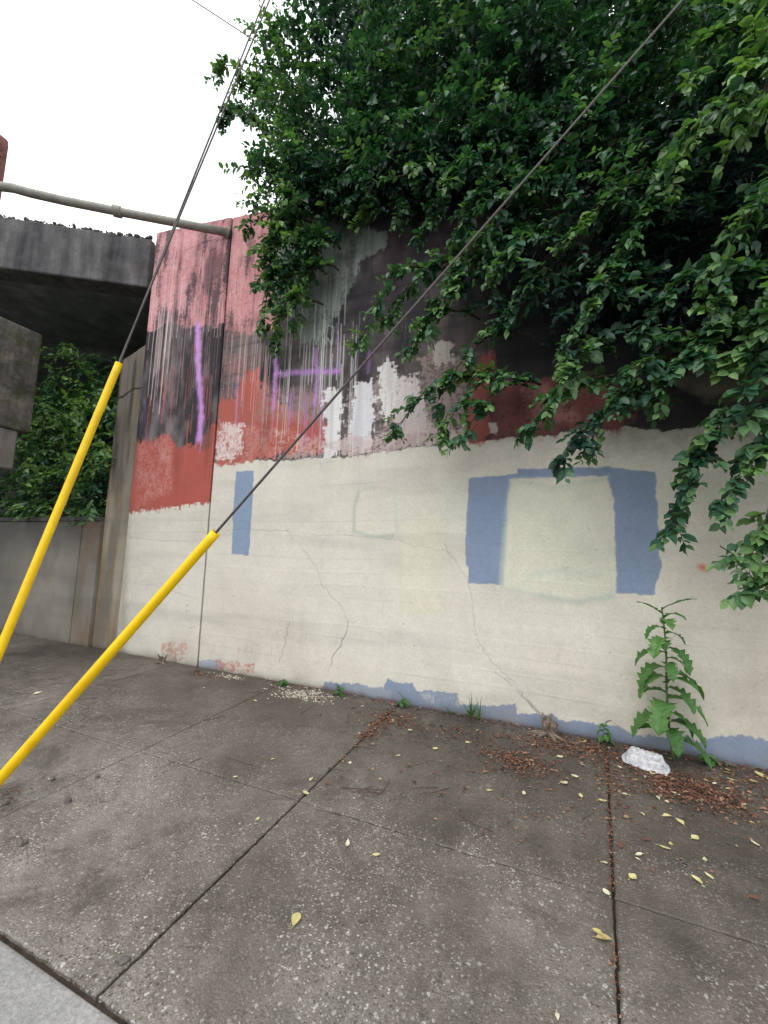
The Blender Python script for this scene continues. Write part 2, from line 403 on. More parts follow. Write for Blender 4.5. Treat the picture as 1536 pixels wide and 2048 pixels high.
def common(c,k=1.0):
    X,Z=c.X,c.Z
    Zw=Z+0.012*np.sin(X*1.7)+0.012*vn(X,Z,2,2,5)
    bb=np.floor(Zw/0.145); tone=h2(bb,bb*0,77); c.col*=(0.96+0.05*tone)[...,None]
    fr=Zw/0.145-bb; ed=np.exp(-((np.minimum(fr,1-fr))/0.05)**2)*sst(0.50,0.85,vn(X,np.floor(Zw/0.145+.5),0.9,1,9,2))
    c.col*=(1-0.05*k*ed)[...,None]
    # broad soft grey smears that follow the boards
    c.col*=(1-0.12*sst(.48,.75,vn(X,Z,0.7,5,15,3)))[...,None]
    c.ed=ed; c.bi=bb
def weather(c):
    X,Z=c.X,c.Z
    st=vn(X,Z,9,0.35,31,4); hi=sst(2.2,3.2,Z)*0.24+0.02; c.col*=(1-hi*sst(0.55,0.8,st))[...,None]
    base=np.exp(-Z/0.05)*(0.5+0.5*vn(X,Z,8,8,3,2)); c.blend(np.clip(base*0.75,0,0.85),(80,72,62))
    lo=np.exp(-Z/0.40)*sst(0.45,0.7,vn(X,Z,3,3,41,4)); c.blend(np.clip(lo*0.28,0,1),(140,130,112))
    c.col*=(0.965+0.07*c.pits)[...,None]
def grime(c,m,a,col,seed,lo=.45,hi=.75,sx=9,sz=1.6):
    q=0.5*vn(c.X,c.Z,sx,sz,seed,4)+0.3*vn(c.X,c.Z,3.2,2.6,seed+7,4)+0.2*c.pits
    c.blend(m*a*sst(lo,hi,q),col)

def paint_right(c):
    X,Z=c.X,c.Z; c.fill(CREAM); common(c)
    c.blend(0.20*sst(0.45,0.7,vn(X,Z,1.1,0.8,51,4)),(200,193,178))
    c.blend(0.26*sst(-1,1.6,X),(198,190,168))
    TOP=[(380,936),(430,928),(500,921),(560,922),(650,914),(700,916),(760,905),(860,892),(905,893),(1000,876),(1100,872),(1180,860),(1250,854),(1330,862),(1420,850),(1620,846),(1620,-200),(380,-200)]
    top=c.poly(TOP,0.006,0.06,rag=0.012)
    dkk=0.6*vn(X,Z,2.4,1.1,61,5)+0.4*vn(X,Z,6,3,63,4); fade=sst(0.38,0.80,dkk+0.08*sst(-1.0,-4,X)-0.12*sst(-1.5,1,X))[...,None]
    up=np.array(lin(54,50,54))*(1-fade)+np.array(lin(120,110,108))*fade
    c.col=c.col*(1-top[...,None])+up*top[...,None]
    c.col*=(1-top*0.35*sst(0.45,0.8,vn(X,Z,1.2,16,65,3)))[...,None]
    m=c.poly([(840,330),(1700,300),(1700,860),(1250,850),(1150,770),(1000,700),(900,560)],0.35,0.3); c.blend(m*0.75,(30,27,32))  # black overpaint, deepened with painted-in shade of the overhanging shrub
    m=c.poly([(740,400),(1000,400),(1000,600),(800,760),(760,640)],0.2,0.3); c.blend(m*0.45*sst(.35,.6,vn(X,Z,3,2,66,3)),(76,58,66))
    m=c.poly([(440,380),(520,380),(570,520),(560,600),(545,660),(520,655),(500,668),(430,655)],0.02,0.08,rag=0.02)
    c.blend(m*0.95*c.dry(0.76,.12),(204,138,140)); c.blend(m*0.45*c.dry(0.5,.10),(224,176,174))
    grime(c,m,0.9,(74,62,66),72,.46,.66)
    m=c.poly([(560,430),(660,440),(700,456),(776,464),(774,492),(745,508),(718,526),(708,562),(692,596),(666,640),(640,680),(606,688),(575,650),(545,600),(540,440)],0.025,0.09,rag=0.030)
    c.blend(m*0.92*c.dry(.82,.16),(140,149,141)); c.blend(m*0.3*sst(.4,.7,vn(X,Z,5,4,68,4)),(166,171,160)); grime(c,m,0.75,(84,84,82),69,.45,.66)
    c.drips(20,600,690,630,690,80,280,(214,217,208),74,0.85,0.003,0.006)
    c.drips(6,640,720,480,600,60,150,(182,188,176),75,0.6)
    c.blend(c.stroke([(628,650),(632,690),(640,660),(650,690),(656,650),(668,655),(664,690),(652,672)],0.006,0.004)*0.8,(184,198,186))
    m=c.poly([(455,650),(500,650),(505,740),(480,800),(440,800),(440,700)],0.04,0.12); c.blend(m*0.4*c.dry(0.5),(170,112,110))
    m=c.poly([(432,805),(470,795),(492,745),(520,735),(528,790),(600,826),(655,842),(662,885),(640,905),(560,912),(480,925),(430,932)],0.02,0.12,rag=0.035)
    c.blend(m*0.95*c.dry(0.86,.16),(176,92,80)); grime(c,m,0.35,(128,100,96),181,.48,.70)
    m=c.poly([(515,770),(665,785),(662,850),(510,836)],0.07,0.12); c.blend(m*0.75*c.dry(0.56,.16),(158,126,120))
    m=c.poly([(490,850),(650,876),(640,910),(480,922)],0.04,0.1); c.blend(m*0.35*c.dry(0.5,.14),(214,168,158))
    m=c.poly([(438,842),(486,850),(482,914),(430,926)],0.02,0.08,rag=0.03); c.blend(m*0.85*c.dry(0.62,.14),(222,208,204))
    for q,cc,a,cv in [([(700,775),(834,745),(842,800),(850,850),(778,895),(690,905)],(178,160,158),0.65,.56),
                 ([(838,720),(884,690),(930,720),(935,800),(930,885),(842,892)],(168,148,144),0.75,.56),
                 ([(646,780),(680,778),(686,820),(678,908),(646,920),(652,850)],(228,226,223),0.95,.78),
                 ([(708,768),(744,760),(748,800),(746,887),(722,908),(700,884)],(220,217,220),0.95,.76),
                 ([(758,735),(775,720),(796,730),(802,815),(768,845)],(226,222,218),0.95,.76),
                 ([(778,760),(836,746),(838,790),(782,820)],(216,207,205),0.9,.68),
                 ([(785,800),(850,792),(856,858),(795,876)],(204,192,188),0.8,.62),
                 ([(866,686),(904,682),(908,722),(872,732)],(200,192,182),0.8,.66),
                 ([(640,886),(760,868),(850,850),(935,860),(930,890),(860,890),(700,914)],(200,180,176),0.75,.60),
                 ([(550,860),(650,880),(650,912),(560,918)],(196,176,166),0.5,.5)]:
        m=c.poly(q,0.014,0.08,rag=0.045); c.blend(m*a*c.dry(cv,.11),cc)
    m=c.poly([(935,738),(985,700),(984,760),(975,885),(938,888)],0.04,0.12,rag=0.04); c.blend(m*0.8*c.dry(.68,.15),(160,86,78))
    m=c.poly([(985,765),(1180,755),(1280,800),(1250,855),(1100,872),(985,878)],0.06,0.16,rag=0.05); c.blend(m*0.75*c.dry(.66,.15),(134,80,74)); grime(c,m,.5,(70,54,54),281,.45,.65)
    m=c.poly([(1050,780),(1150,770),(1150,840),(1060,850)],0.06,0.15); c.blend(m*0.55*c.dry(.54,.12),(184,132,126))
    c.blend(c.poly([(976,845),(996,845),(992,868),(978,868)],0.01,0.05)*.8,(205,190,180))
    c.blend(c.poly([(1340,700),(1500,715),(1536,760),(1536,800),(1400,790),(1340,760)],0.06,0.15)*0.6,(140,130,116))
    c.drips(26,452,545,640,720,80,200,(226,192,190),92,0.65,0.002,0.005)
    PU=(192,142,208)
    for st,wd,a in [([(549,688),(552,740),(546,815)],0.028,.8),([(552,748),(600,744),(676,742)],0.034,.85),([(630,700),(634,760),(630,806)],0.026,.75),
               ([(674,650),(677,700),(676,750)],0.012,.45),([(474,755),(472,850)],0.014,.4),([(738,705),(736,745)],0.018,.3)]:
        c.blend(c.stroke(st,wd,0.032,0.05)*a*(0.45+0.55*c.dry(.6)),PU)
    c.drips(14,540,660,760,800,50,150,PU,91,0.6,0.003,0.008)
    c.drips(22,560,720,600,740,120,250,(234,230,226),93,0.75,0.002,0.005)
    c.drips(14,440,560,700,780,40,110,(190,92,82),94,0.75,0.003,0.008)
    c.drips(14,740,980,520,800,50,120,(130,108,110),95,0.5,0.003,0.008)
    c.drips(18,640,930,850,895,8,40,(222,200,194),96,0.7,0.003,0.007)
    c.drips(18,450,700,500,720,50,130,(38,34,38),97,0.6,0.003,0.010)
    BL=(134,150,173)
    c.blend(c.poly([(472,943),(508,940),(504,1020),(498,1111),(463,1108),(466,1030)],0.005,0.02,rag=0.004),BL)
    c.blend(c.poly([(938,957),(1036,948),(1035,938),(1214,934),(1310,944),(1316,1040),(1322,1130),(1308,1190),(1234,1186),(1228,1000),(1212,952),(1020,958),(1014,1030),(1008,1170),(936,1166),(938,1135),(930,1128),(932,1040)],0.005,0.025,rag=0.004),(131,146,168))
    m=c.poly([(1022,960),(1212,955),(1222,1060),(1230,1198),(1140,1202),(1080,1192),(1000,1180),(1010,1060)],0.045,0.02); c.blend(m*0.92,(211,209,190))
    for st,wd,a in [([(1085,1192),(1150,1204),(1226,1192)],0.025,.42),([(1020,962),(1012,1050),(1004,1176),(1080,1190)],0.018,.32),([(1022,962),(1110,975),(1212,958)],.018,.28),([(1060,1150),(1120,1140),(1200,1150)],.03,.2)]:
        c.blend(c.stroke(st,wd,0.025,.03)*a,(154,176,166))
    c.blend(c.stroke([(716,985),(708,1020),(708,1062),(740,1074),(785,1072)],0.018,0.022,0.01)*0.52,(150,170,156))
    c.blend(c.stroke([(716,982),(750,974),(790,982),(794,1065)],0.016,0.022,0.01)*0.32,(168,184,164))
    m=c.poly([(722,985),(800,980),(885,995),(885,1060),(730,1062)],0.06,0.03); c.blend(m*0.28,(214,213,190))
    m=c.poly([(808,1050),(884,1030),(886,1100),(880,1222),(800,1226),(796,1140)],0.06,0.03); c.blend(m*0.28,(220,217,182))
    c.blend(c.stroke([(800,1110),(800,1218),(870,1228),(882,1200),(884,1070)],0.007,0.014)*0.34,(200,208,152))
    c.blend(c.poly([(885,960),(935,960),(932,1080),(890,1090)],0.03,0.04)*0.2,(200,208,196))
    c.blend(c.stroke([(1403,1134),(1411,1137)],0.022,0.03)*0.9,(218,104,80))
    m=c.poly([(1450,1180),(1536,1180),(1560,1480),(1480,1440)],0.2,0.2); c.blend(m*0.35,(172,163,146))
    m=c.poly([(648,1366),(700,1366),(764,1376),(776,1360),(826,1368),(834,1380),(912,1386),(922,1412),(1028,1408),(1036,1432),(1108,1430),(1120,1440),(1236,1450),(1262,1470),(1372,1476),(1400,1484),(1460,1470),(1640,1492),(1640,1620),(640,1420)],0.006,0.05,rag=0.012); c.blend(m*0.95,(128,142,164))
    m=c.poly([(690,1368),(780,1378),(780,1400),(690,1385)],0.02,0.06); c.blend(m*0.6,(160,167,174))
    c.blend(c.poly([(840,1384),(920,1392),(920,1412),(850,1405)],0.01,0.05)*0.5*c.dry(.5),(200,196,184))
    c.blend(c.poly([(640,1372),(860,1412),(1040,1445),(1040,1480),(640,1420)],0.015,0.04)*0.5*brush(c,8,20,97),(130,84,76))
    c.blend(c.poly([(392,1322),(440,1320),(445,1340),(392,1336)],0.01,0.06)*0.8,(146,160,180))
    c.blend(c.poly([(428,1322),(508,1326),(506,1346),(430,1342)],0.01,0.08)*0.85*c.dry(.55),(186,108,94))
    c.drips(5,450,560,1285,1310,5,14,(186,134,124),99,0.6)
    m=c.poly([(440,1150),(620,1270),(640,1350),(400,1330)],0.2,0.1); c.blend(m*0.2,(188,178,164))
    CK=(108,98,88)
    def crack(pts,wd=0.0045,a=0.85):
        p=[]
        for (x0,y0),(x1,y1) in zip(pts[:-1],pts[1:]):
            n=max(2,int(math.hypot(x1-x0,y1-y0)/9))
            for k in range(n): t=k/n; p.append((x0+(x1-x0)*t+random.uniform(-3,3),y0+(y1-y0)*t+random.uniform(-3,3)))
        p.append(pts[-1]); m=c.stroke(p,wd,0.004); m*=a*(0.45+0.55*sst(.3,.6,vn(X,Z,5,5,410,2))); c.blend(m,CK); c.crk=np.maximum(c.crk,m)
    crack([(420,1062),(500,1058),(570,1062),(650,1070),(760,1074),(840,1094),(900,1105)],0.0026,0.55)
    crack([(572,1062),(606,1098),(632,1130),(640,1166),(676,1206),(697,1244)],0.0028,0.58)
    crack([(697,1244),(686,1280),(664,1316),(656,1345)],0.0045,0.75)
    crack([(697,1244),(760,1270),(860,1330)],0.002,0.3)
    crack([(888,1090),(930,1150),(944,1200),(948,1260),(972,1310),(1030,1370),(1085,1432)],0.0028,0.52)
    crack([(578,1246),(570,1290),(558,1326)],0.0045,0.65)
    crack([(1085,1432),(1010,1360),(990,1345)],0.006,0.3)
    crack([(1090,1440),(1075,1425),(1055,1402)],0.012,0.35)
    c.drips(8,480,640,1230,1290,4,12,(140,110,110),101,0.3)
    weather(c)
    r=random.Random(5)
    for i in range(60):
        p=(r.uniform(430,1530),r.uniform(960,1430)); c.blend(c.stroke([p,(p[0]+r.uniform(-4,4),p[1]+r.uniform(0,4))],r.uniform(0.003,0.006),0.004)*0.4,(126,114,100))

def paint_left(c):
    X,Z=c.X,c.Z; c.fill(CREAM); common(c)
    c.blend(0.25*sst(0.45,0.7,vn(X,Z,1.5,1,52,4)),(200,192,176))
    top=c.poly([(200,1035),(272,1022),(300,1016),(350,1012),(418,1003),(470,1000),(500,-200),(200,-200)],0.006,0.05,rag=0.012)
    dkk=0.6*vn(X,Z,3,1.0,62,5)+0.4*vn(X,Z,8,4,64,3); fade=sst(.42,.78,dkk)[...,None]; up=np.array(lin(54,50,54))*(1-fade)+np.array(lin(124,115,116))*fade
    c.col=c.col*(1-top[...,None])+up*top[...,None]
    m=c.poly([(280,400),(480,380),(470,560),(455,640),(440,652),(380,655),(340,640),(300,665),(280,660)],0.03,0.10,rag=0.04)
    c.blend(m*0.95*c.dry(0.78,.12),(206,140,144)); c.blend(m*0.5*c.dry(0.5,.10),(228,182,182))
    grime(c,m,0.9,(74,62,68),172,.46,.65); grime(c,c.poly([(400,440),(480,440),(450,640),(400,640)],.15,.2),0.7,(60,52,56),190,.4,.58)
    c.drips(34,305,450,480,640,30,140,(234,196,194),173,0.7,0.003,0.007)
    c.drips(20,315,450,620,680,100,220,(192,146,144),174,0.6,0.003,0.006)
    c.drips(22,312,345,600,650,140,280,(228,212,206),175,0.7,0.003,0.006)
    c.drips(14,345,450,560,780,60,160,(36,32,36),195,0.65,0.003,0.010)
    m=c.poly([(250,885),(300,880),(330,870),(360,895),(390,888),(430,846),(470,840),(460,1000),(415,1006),(350,1014),(270,1024),(250,1024)],0.02,0.08,rag=0.05)
    c.blend(m*0.96*c.dry(0.88,.15),(176,90,78)); grime(c,m,0.35,(130,78,72),183,.48,.7)
    m=c.poly([(272,885),(345,870),(340,985),(272,1012)],0.10,0.18); c.blend(m*0.5*c.dry(.50,.18),(212,164,160))
    c.blend(c.poly([(395,880),(425,850),(425,890),(400,900)],0.03,0.1)*0.6,(116,84,80))
    c.drips(26,300,430,690,850,60,140,(186,102,90),178,0.7,0.003,0.009)
    c.blend(c.stroke([(396,650),(396,720),(401,790),(402,840),(398,878)],0.046,0.042,0.05)*0.9*(0.6+0.4*c.dry(.7)),(206,152,220))
    c.drips(4,388,406,860,880,10,50,(200,146,214),185,0.6)
    c.blend(c.stroke([(326,790),(322,850)],0.016,0.025,0.03)*0.25,(150,116,180))
    c.blend(c.stroke([(290,800),(292,880)],0.016,0.025,0.03)*0.22,(130,106,166))
    c.blend(c.stroke([(262,1136),(276,1130),(284,1144),(268,1168),(290,1160),(296,1150),(292,1180)],0.008,0.008)*0.3,(166,178,168))
    m=c.poly([(230,1030),(258,1030),(250,1330),(225,1330)],0.10,0.1); c.blend(m*0.5*(0.4+0.6*brush(c,12,1.5,179)),(132,122,104))
    c.blend(c.poly([(322,1286),(370,1282),(372,1316),(352,1322),(325,1312)],0.02,0.10)*0.7*c.dry(.5),(180,110,96))
    for pts in [[(250,1166),(310,1170),(400,1200)],[(258,1075),(330,1082),(420,1080)]]:
        c.blend(c.stroke(pts,0.0025,0.004,0.03)*0.4,(120,110,98))
    r=random.Random(9)
    for i in range(9):
        p=(r.uniform(372,392),r.uniform(1195,1262)); c.blend(c.stroke([p,(p[0]+r.uniform(-4,4),p[1]+r.uniform(-2,3))],r.uniform(0.004,0.009),0.005)*0.45,(126,116,104))
    weather(c)
def paint_stub(c):
    X,Z=c.X,c.Z; c.fill((162,153,136)); common(c)
    c.blend(0.65*sst(0.4,0.7,vn(X,Z,5,1.0,201,4)),(96,90,82))
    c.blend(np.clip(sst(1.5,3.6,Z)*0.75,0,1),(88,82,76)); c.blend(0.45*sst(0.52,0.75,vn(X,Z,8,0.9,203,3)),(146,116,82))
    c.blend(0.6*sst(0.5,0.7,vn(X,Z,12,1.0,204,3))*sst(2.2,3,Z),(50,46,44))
    c.blend(c.stroke([(215,800),(240,792),(262,776),(290,772)],0.014,0.006,0.03),(25,22,20))
    c.blend(c.stroke([(262,776),(266,720)],0.008,0.006,0.03)*0.8,(30,26,22))
    weather(c)
def paint_low(c):
    X,Z=c.X,c.Z; c.fill((142,137,127)); common(c)
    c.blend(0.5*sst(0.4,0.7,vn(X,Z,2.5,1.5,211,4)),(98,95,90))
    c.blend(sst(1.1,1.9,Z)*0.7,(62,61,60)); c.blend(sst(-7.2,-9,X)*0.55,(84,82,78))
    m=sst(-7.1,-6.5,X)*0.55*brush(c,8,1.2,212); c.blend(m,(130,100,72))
    weather(c)
def panel(name,x0,x1,ztop,Y,step,painter,thick,**k):
    nx=int((x1-x0)/step)+1; zmax=max(ztop(x0),ztop(x1)); nz=int(zmax/step)+1
    xs=np.linspace(x0,x1,nx); S=np.linspace(0,1,nz)
    XX=np.tile(xs,(nz,1)); ZT=np.array([ztop(x) for x in xs])
    ztn=ZT+0.03*(vn(xs,xs*0,6,1,301,3)-0.5)
    ZZ=-0.05+S[:,None]*(ztn+0.05)[None,:]
    c=Canvas(XX,ZZ); painter(c)
    YY=Y+0.006*(vn(XX,ZZ,1.5,1.5,311,3)-0.5)+0.003*(h2(c.bi,c.bi*0,312)-0.5)*sst(.3,.7,vn(XX,c.bi,.8,1,19,2))-0.0015*c.ed+0.005*c.crk
    YY[:, :2]+=0.008; YY[:, -2:]+=0.008
    V=np.stack([XX,YY,ZZ],-1).reshape(-1,3); col=c.col.reshape(-1,3)
    i=np.arange(nx-1)[None,:]+np.arange(nz-1)[:,None]*nx; i=i.ravel()
    quads=np.stack([i,i+1,i+nx+1,i+nx],-1)
    border=np.concatenate([np.arange(nx),np.arange(1,nz)*nx+nx-1,(nz-1)*nx+np.arange(nx-2,-1,-1),np.arange(nz-2,0,-1)*nx])
    b0=len(V); bv_=V[border].copy(); bv_[:,1]=Y+thick
    V=np.concatenate([V,bv_]); bc=np.tile(np.array(lin(96,90,84)),(len(border),1)); col=np.concatenate([col,bc])
    m_=len(border); a=border; b=np.roll(border,-1); a2=b0+np.arange(m_); b2=b0+(np.arange(m_)+1)%m_
    side=np.stack([b,a,a2,b2],-1)
    loops=np.concatenate([quads,side]).ravel(); st=np.arange(len(loops)//4)*4
    o=bulk(name,V,loops,st,M_WALL,col=col,**k)
    sm=np.zeros(len(st),bool); sm[:len(quads)]=True; o.data.polygons.foreach_set("use_smooth",sm)
    return o
rw=empty("retaining_wall",(0,4.06,0),label="tall concrete retaining wall with patchy cream, blue and red overpaint and graffiti",category="wall")
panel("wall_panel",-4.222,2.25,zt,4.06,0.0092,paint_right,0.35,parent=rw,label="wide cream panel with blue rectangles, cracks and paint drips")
panel("wall_panel",-5.83,-4.248,lambda x:zt(x)-0.0,4.06,0.0095,paint_left,0.35,parent=rw,label="narrow panel with pink, purple and red paint above cream")
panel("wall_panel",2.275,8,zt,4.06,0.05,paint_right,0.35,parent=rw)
panel("wall_end_pier",-6.43,-5.835,lambda x:4.62+0.35*(x+6.1),4.10,0.015,paint_stub,0.3,parent=rw,label="stained lower wall end with a crack")
lw=empty("low_wall",(-9,4.05,0),label="low grey stained concrete wall below the bridge",category="wall")
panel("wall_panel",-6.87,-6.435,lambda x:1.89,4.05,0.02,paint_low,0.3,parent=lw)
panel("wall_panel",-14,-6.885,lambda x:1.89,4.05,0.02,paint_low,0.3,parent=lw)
v,f=box(-14,-6.44,4.03,4.36,1.893,1.96); obj("coping",v,f,M_COPE,parent=lw)

# ------------------------------------------------------------------ bridge
e=np.array([-.846,-.534,0]); n_=np.array([-.534,.846,0]); B0=np.array([-5.86,4.02,0])
def bbox(s0,s1,t0,t1,z0,z1):
    c=[B0+e*s+n_*t for s,t in ((s0,t0),(s1,t0),(s1,t1),(s0,t1))]
    V=[(p[0],p[1],z0) for p in c]+[(p[0],p[1],z1) for p in c]
    return V,[(0,1,2,3),(7,6,5,4),(1,0,4,5),(2,1,5,6),(3,2,6,7),(0,3,7,4)]
br=empty("bridge",(-10,2,0),label="old dark concrete bridge deck crossing above the pavement",category="bridge")
zb,ztp=5.62,6.45
edge=obj("edge_girder",*bbox(0,14,0,0.35,zb,ztp),M_BRIDGE,parent=br); m=edge.modifiers.new("b",'BEVEL'); m.width=0.025; m.segments=2
obj("deck",*bbox(0,14,0.352,10,zb+0.10,ztp-0.12),M_SOFFIT,parent=br)
for t0 in (2.6,5.0,7.4):
    obj("beam",*bbox(0,14,t0,t0+0.4,zb-0.18,zb+0.097),M_SOFFIT,parent=br)
def rocks(n,fn,s0,s1,seed):
    r=random.Random(seed); parts=[]
    ico=[(0,0,1),(.89,0,.45),(.28,.85,.45),(-.72,.53,.45),(-.72,-.53,.45),(.28,-.85,.45),(.72,.53,-.45),(-.28,.85,-.45),(-.89,0,-.45),(-.28,-.85,-.45),(.72,-.53,-.45),(0,0,-1)]
    fc=[(0,1,2),(0,2,3),(0,3,4),(0,4,5),(0,5,1),(1,6,2),(2,7,3),(3,8,4),(4,9,5),(5,10,1),(2,6,7),(3,7,8),(4,8,9),(5,9,10),(1,10,6),(11,7,6),(11,8,7),(11,9,8),(11,10,9),(11,6,10)]
    for i in range(n):
        p=fn(r); s=r.uniform(s0,s1); q=[s*r.uniform(.6,1.2) for _ in range(3)]; th=r.uniform(0,6.28)
        vv=[]
        for a in ico:
            k=r.uniform(.75,1.2); x,y,z=a[0]*q[0]*k,a[1]*q[1]*k,a[2]*q[2]*k*0.8
            vv.append((p[0]+x*math.cos(th)-y*math.sin(th),p[1]+x*math.sin(th)+y*math.cos(th),p[2]+z))
        parts.append((vv,fc))
    return merge(parts)
def fb(r):
    p=B0+e*r.uniform(0,9)+n_*abs(r.gauss(0,.25)); return (p[0],p[1],ztp+r.uniform(0,0.035))
v,f=rocks(1900,fb,0.015,0.04,3); obj("bridge_ballast",v,f,M_GRAVEL,kind="stuff",label="loose stone ballast along the top of the bridge edge",category="gravel")
def fw(r):
    X=r.uniform(-5.8,-3.4); return (X,4.12+abs(r.gauss(0,.2)),zt(X)-0.01+r.uniform(0,0.04))
v,f=rocks(300,fw,0.015,0.04,4); obj("wall_top_rubble",v,f,M_GRAVEL,kind="stuff",label="stones and rubble lying along the wall top",category="gravel")
pc=empty("bridge_pier",(-7.2,1.6,0),label="mossy concrete pier with a stepped hammerhead cap",category="pier")
o=obj("pier_cap",*box(-7.7,-6.74,0.2,3.17,3.05,4.52),M_PIER,parent=pc); m=o.modifiers.new("b",'BEVEL'); m.width=0.03; m.segments=2
o=obj("haunch",*box(-7.62,-6.77,0.4,3.045,2.50,3.047),M_HAUNCH,parent=pc); m=o.modifiers.new("b",'BEVEL'); m.width=0.02
o=obj("column",*box(-7.6,-6.9,1.1,2.3,-0.02,2.497),M_PIER,parent=pc); m=o.modifiers.new("b",'BEVEL'); m.width=0.02
px_=on_y(16,300,3.0)[0]
parts=[]
prof=[(-0.42,5.9),(0,5.9),(0,7.9),(-0.03,8.01),(-0.10,8.09),(-0.20,8.12),(-0.42,8.12)]
V=[(px_+a,2.70,z) for a,z in prof]+[(px_+a,3.0,z) for a,z in prof]; k=len(prof)
Fa=[tuple(range(k)),tuple(range(2*k-1,k-1,-1))]+[(i,i+k,(i+1)%k+k,(i+1)%k) for i in range(k)]
parts.append((V,Fa))
for i in range(18):
    z=5.98+i*0.105
    for dy in (2.80,2.92): parts.append(tube([(px_,dy,z),(px_+0.014,dy,z),(px_+0.02,dy,z)],[0.018,0.016,0.006],8))
    parts.append(tube([(px_-.1,2.70,z),(px_-.1,2.685,z),(px_-.1,2.678,z)],[0.018,0.016,0.006],8))
v,f=merge(parts); obj("steel_post",v,f,M_RUST,label="riveted rusty red steel post on the bridge edge",category="post")
pp=empty("conduit_pipe",(-5.5,3.2,6.1),label="grey galvanised conduit pipe fixed to the wall top",category="pipe")
W0=on_y(458,466,4.055); zc=W0[2]
def onz(px,py,z):
    d=sight(px,py); return CAM+d*((z-1.5)/d[2])
pts=[W0,onz(350,445,zc),onz(235,423,zc),onz(130,402,zc),onz(60,386,zc),onz(25,376,zc+0.02),onz(0,373,zc+0.03),onz(-60,372,zc+0.03),onz(-400,372,zc+0.03)]
obj("pipe",*tube(pts,0.055,14),M_STEEL,parent=pp,smooth=True)
c0=onz(243,425,zc);c1=onz(226,421,zc); obj("coupling",*tube([c0,c0+(c1-c0)*.08,c1-(c1-c0)*.08,c1],[0.066,0.076,0.076,0.066],16),M_STEEL,parent=pp)
obj("flange",*tube([W0+np.array([0,0.0,0]),W0+np.array([-.02,-.025,0])],0.08,16),M_STEEL,parent=pp)

# ------------------------------------------------------------------ guy wires
def guy(anchor,top,ends,gr,label):
    g=empty("guy_wire",tuple(anchor),label=label,category="guy wire")
    anchor=np.array(anchor);top=np.array(top); d=(top-anchor)/np.linalg.norm(top-anchor)
    s=anchor+d*0.08; ref=np.array([0,0,1.0]); a=np.cross(d,ref);a/=np.linalg.norm(a); b=np.cross(d,a)
    V=[];Fa=[];seg=24
    prof=[(0,.84),(0,1.0)]+[(t,1.0) for t in np.linspace(0.05,0.97,14)]+[(1.0,1.0),(1.0,.84),(.90,.82)]
    for t,k in prof:
        p=s+(top-s)*t
        for j in range(seg): th=2*math.pi*j/seg; V.append(tuple(p+gr*k*(math.cos(th)*a+math.sin(th)*b)))
    for i in range(len(prof)-1):
        for j in range(seg): Fa.append((i*seg+j,i*seg+(j+1)%seg,(i+1)*seg+(j+1)%seg,(i+1)*seg+j))
    obj("guard_sleeve",V,Fa,M_YEL,parent=g,smooth=True)
    for i,en in enumerate(ends):
        en=np.array(en); o0=(a*0.012*(1 if i else -1) if len(ends)>1 else a*0)
        K=14; Pp=[anchor+o0,top+o0]+[top+(en-top)*k/K+o0 for k in range(1,K+1)]
        obj("cable",*tube(Pp,0.0080,8),M_CABLE,parent=g,smooth=True)
    obj("anchor_rod",*tube([anchor-d*0.05,anchor+d*0.12],0.014,8),M_DARK,parent=g)
    return g
T1=CAM+sight(432,1065)*0.0030; A1=on_ground(-62,1629)
guy(A1,T1,[T1+(T1-A1)*4.5],0.029,"steel guy wire with a long bright yellow plastic guard")
A2=on_ground(-120,1590); T2=CAM+sight(238,727)*0.0040
E2=T2+(T2-A2)*2.6
guy(A2,T2,[E2,E2+np.array([-0.36,0.1,0])],0.027,"pair of steel guy wires sharing a tall yellow guard")
u0=CAM+sight(385,0)*0.0125; u1=CAM+sight(535,98)*0.0125; du=u1-u0
obj("utility_wire",*tube([u0-du*3,u0,u1,u1+du*2],0.012,6),M_CABLE,label="thin black overhead utility wire running into the trees",category="wire")

# ------------------------------------------------------------------ foliage
LV=np.array([[0,0,0],[.28,.26,.05],[.30,0,-.03],[.28,-.26,.05],[.66,.24,.03],[.68,0,-.06],[.66,-.24,.03],[1,0,-.14]])
LL=[0,2,1, 0,3,2, 1,2,5,4, 2,3,6,5, 4,5,7, 5,6,7]; LS=[0,3,6,10,14,17]
def unit(a): return a/(np.linalg.norm(a,axis=-1,keepdims=True)+1e-9)
def leaves(base,dirs,nrm,size,tint,width=1.0,wall=False):
    if wall:   # nothing grows through the wall
        zz=6.35-0.145*(base[:,0]+4.25); keep=~((base[:,2]<zz+0.02)&(base[:,1]>4.0))
        base,dirs,nrm,size,tint=base[keep],dirs[keep],nrm[keep],size[keep],tint[keep]
    n=len(base); w_=unit(np.cross(dirs,nrm)); nr=np.cross(w_,dirs)
    V=base[:,None,:]+size[:,None,None]*(LV[None,:,0:1]*dirs[:,None,:]+width*LV[None,:,1:2]*w_[:,None,:]+LV[None,:,2:3]*nr[:,None,:]*rng.uniform(.5,2.2,(n,1,1)))
    if wall:
        low=V[:,:,2].min(1)<6.35-0.145*(base[:,0]+4.25)+0.03
        sh=np.where(low&(base[:,1]<=4.06),np.maximum(0,V[:,:,1].max(1)-4.035),0); V[:,:,1]-=sh[:,None]
    V=V.reshape(-1,3); off=(np.arange(n)*8)[:,None]
    loops=(np.array(LL)[None,:]+off).ravel(); starts=(np.array(LS)[None,:]+(np.arange(n)*len(LL))[:,None]).ravel()
    col=np.repeat(np.clip(tint,0,1),8)[:,None]*np.ones((1,3)); return V,loops,starts,col
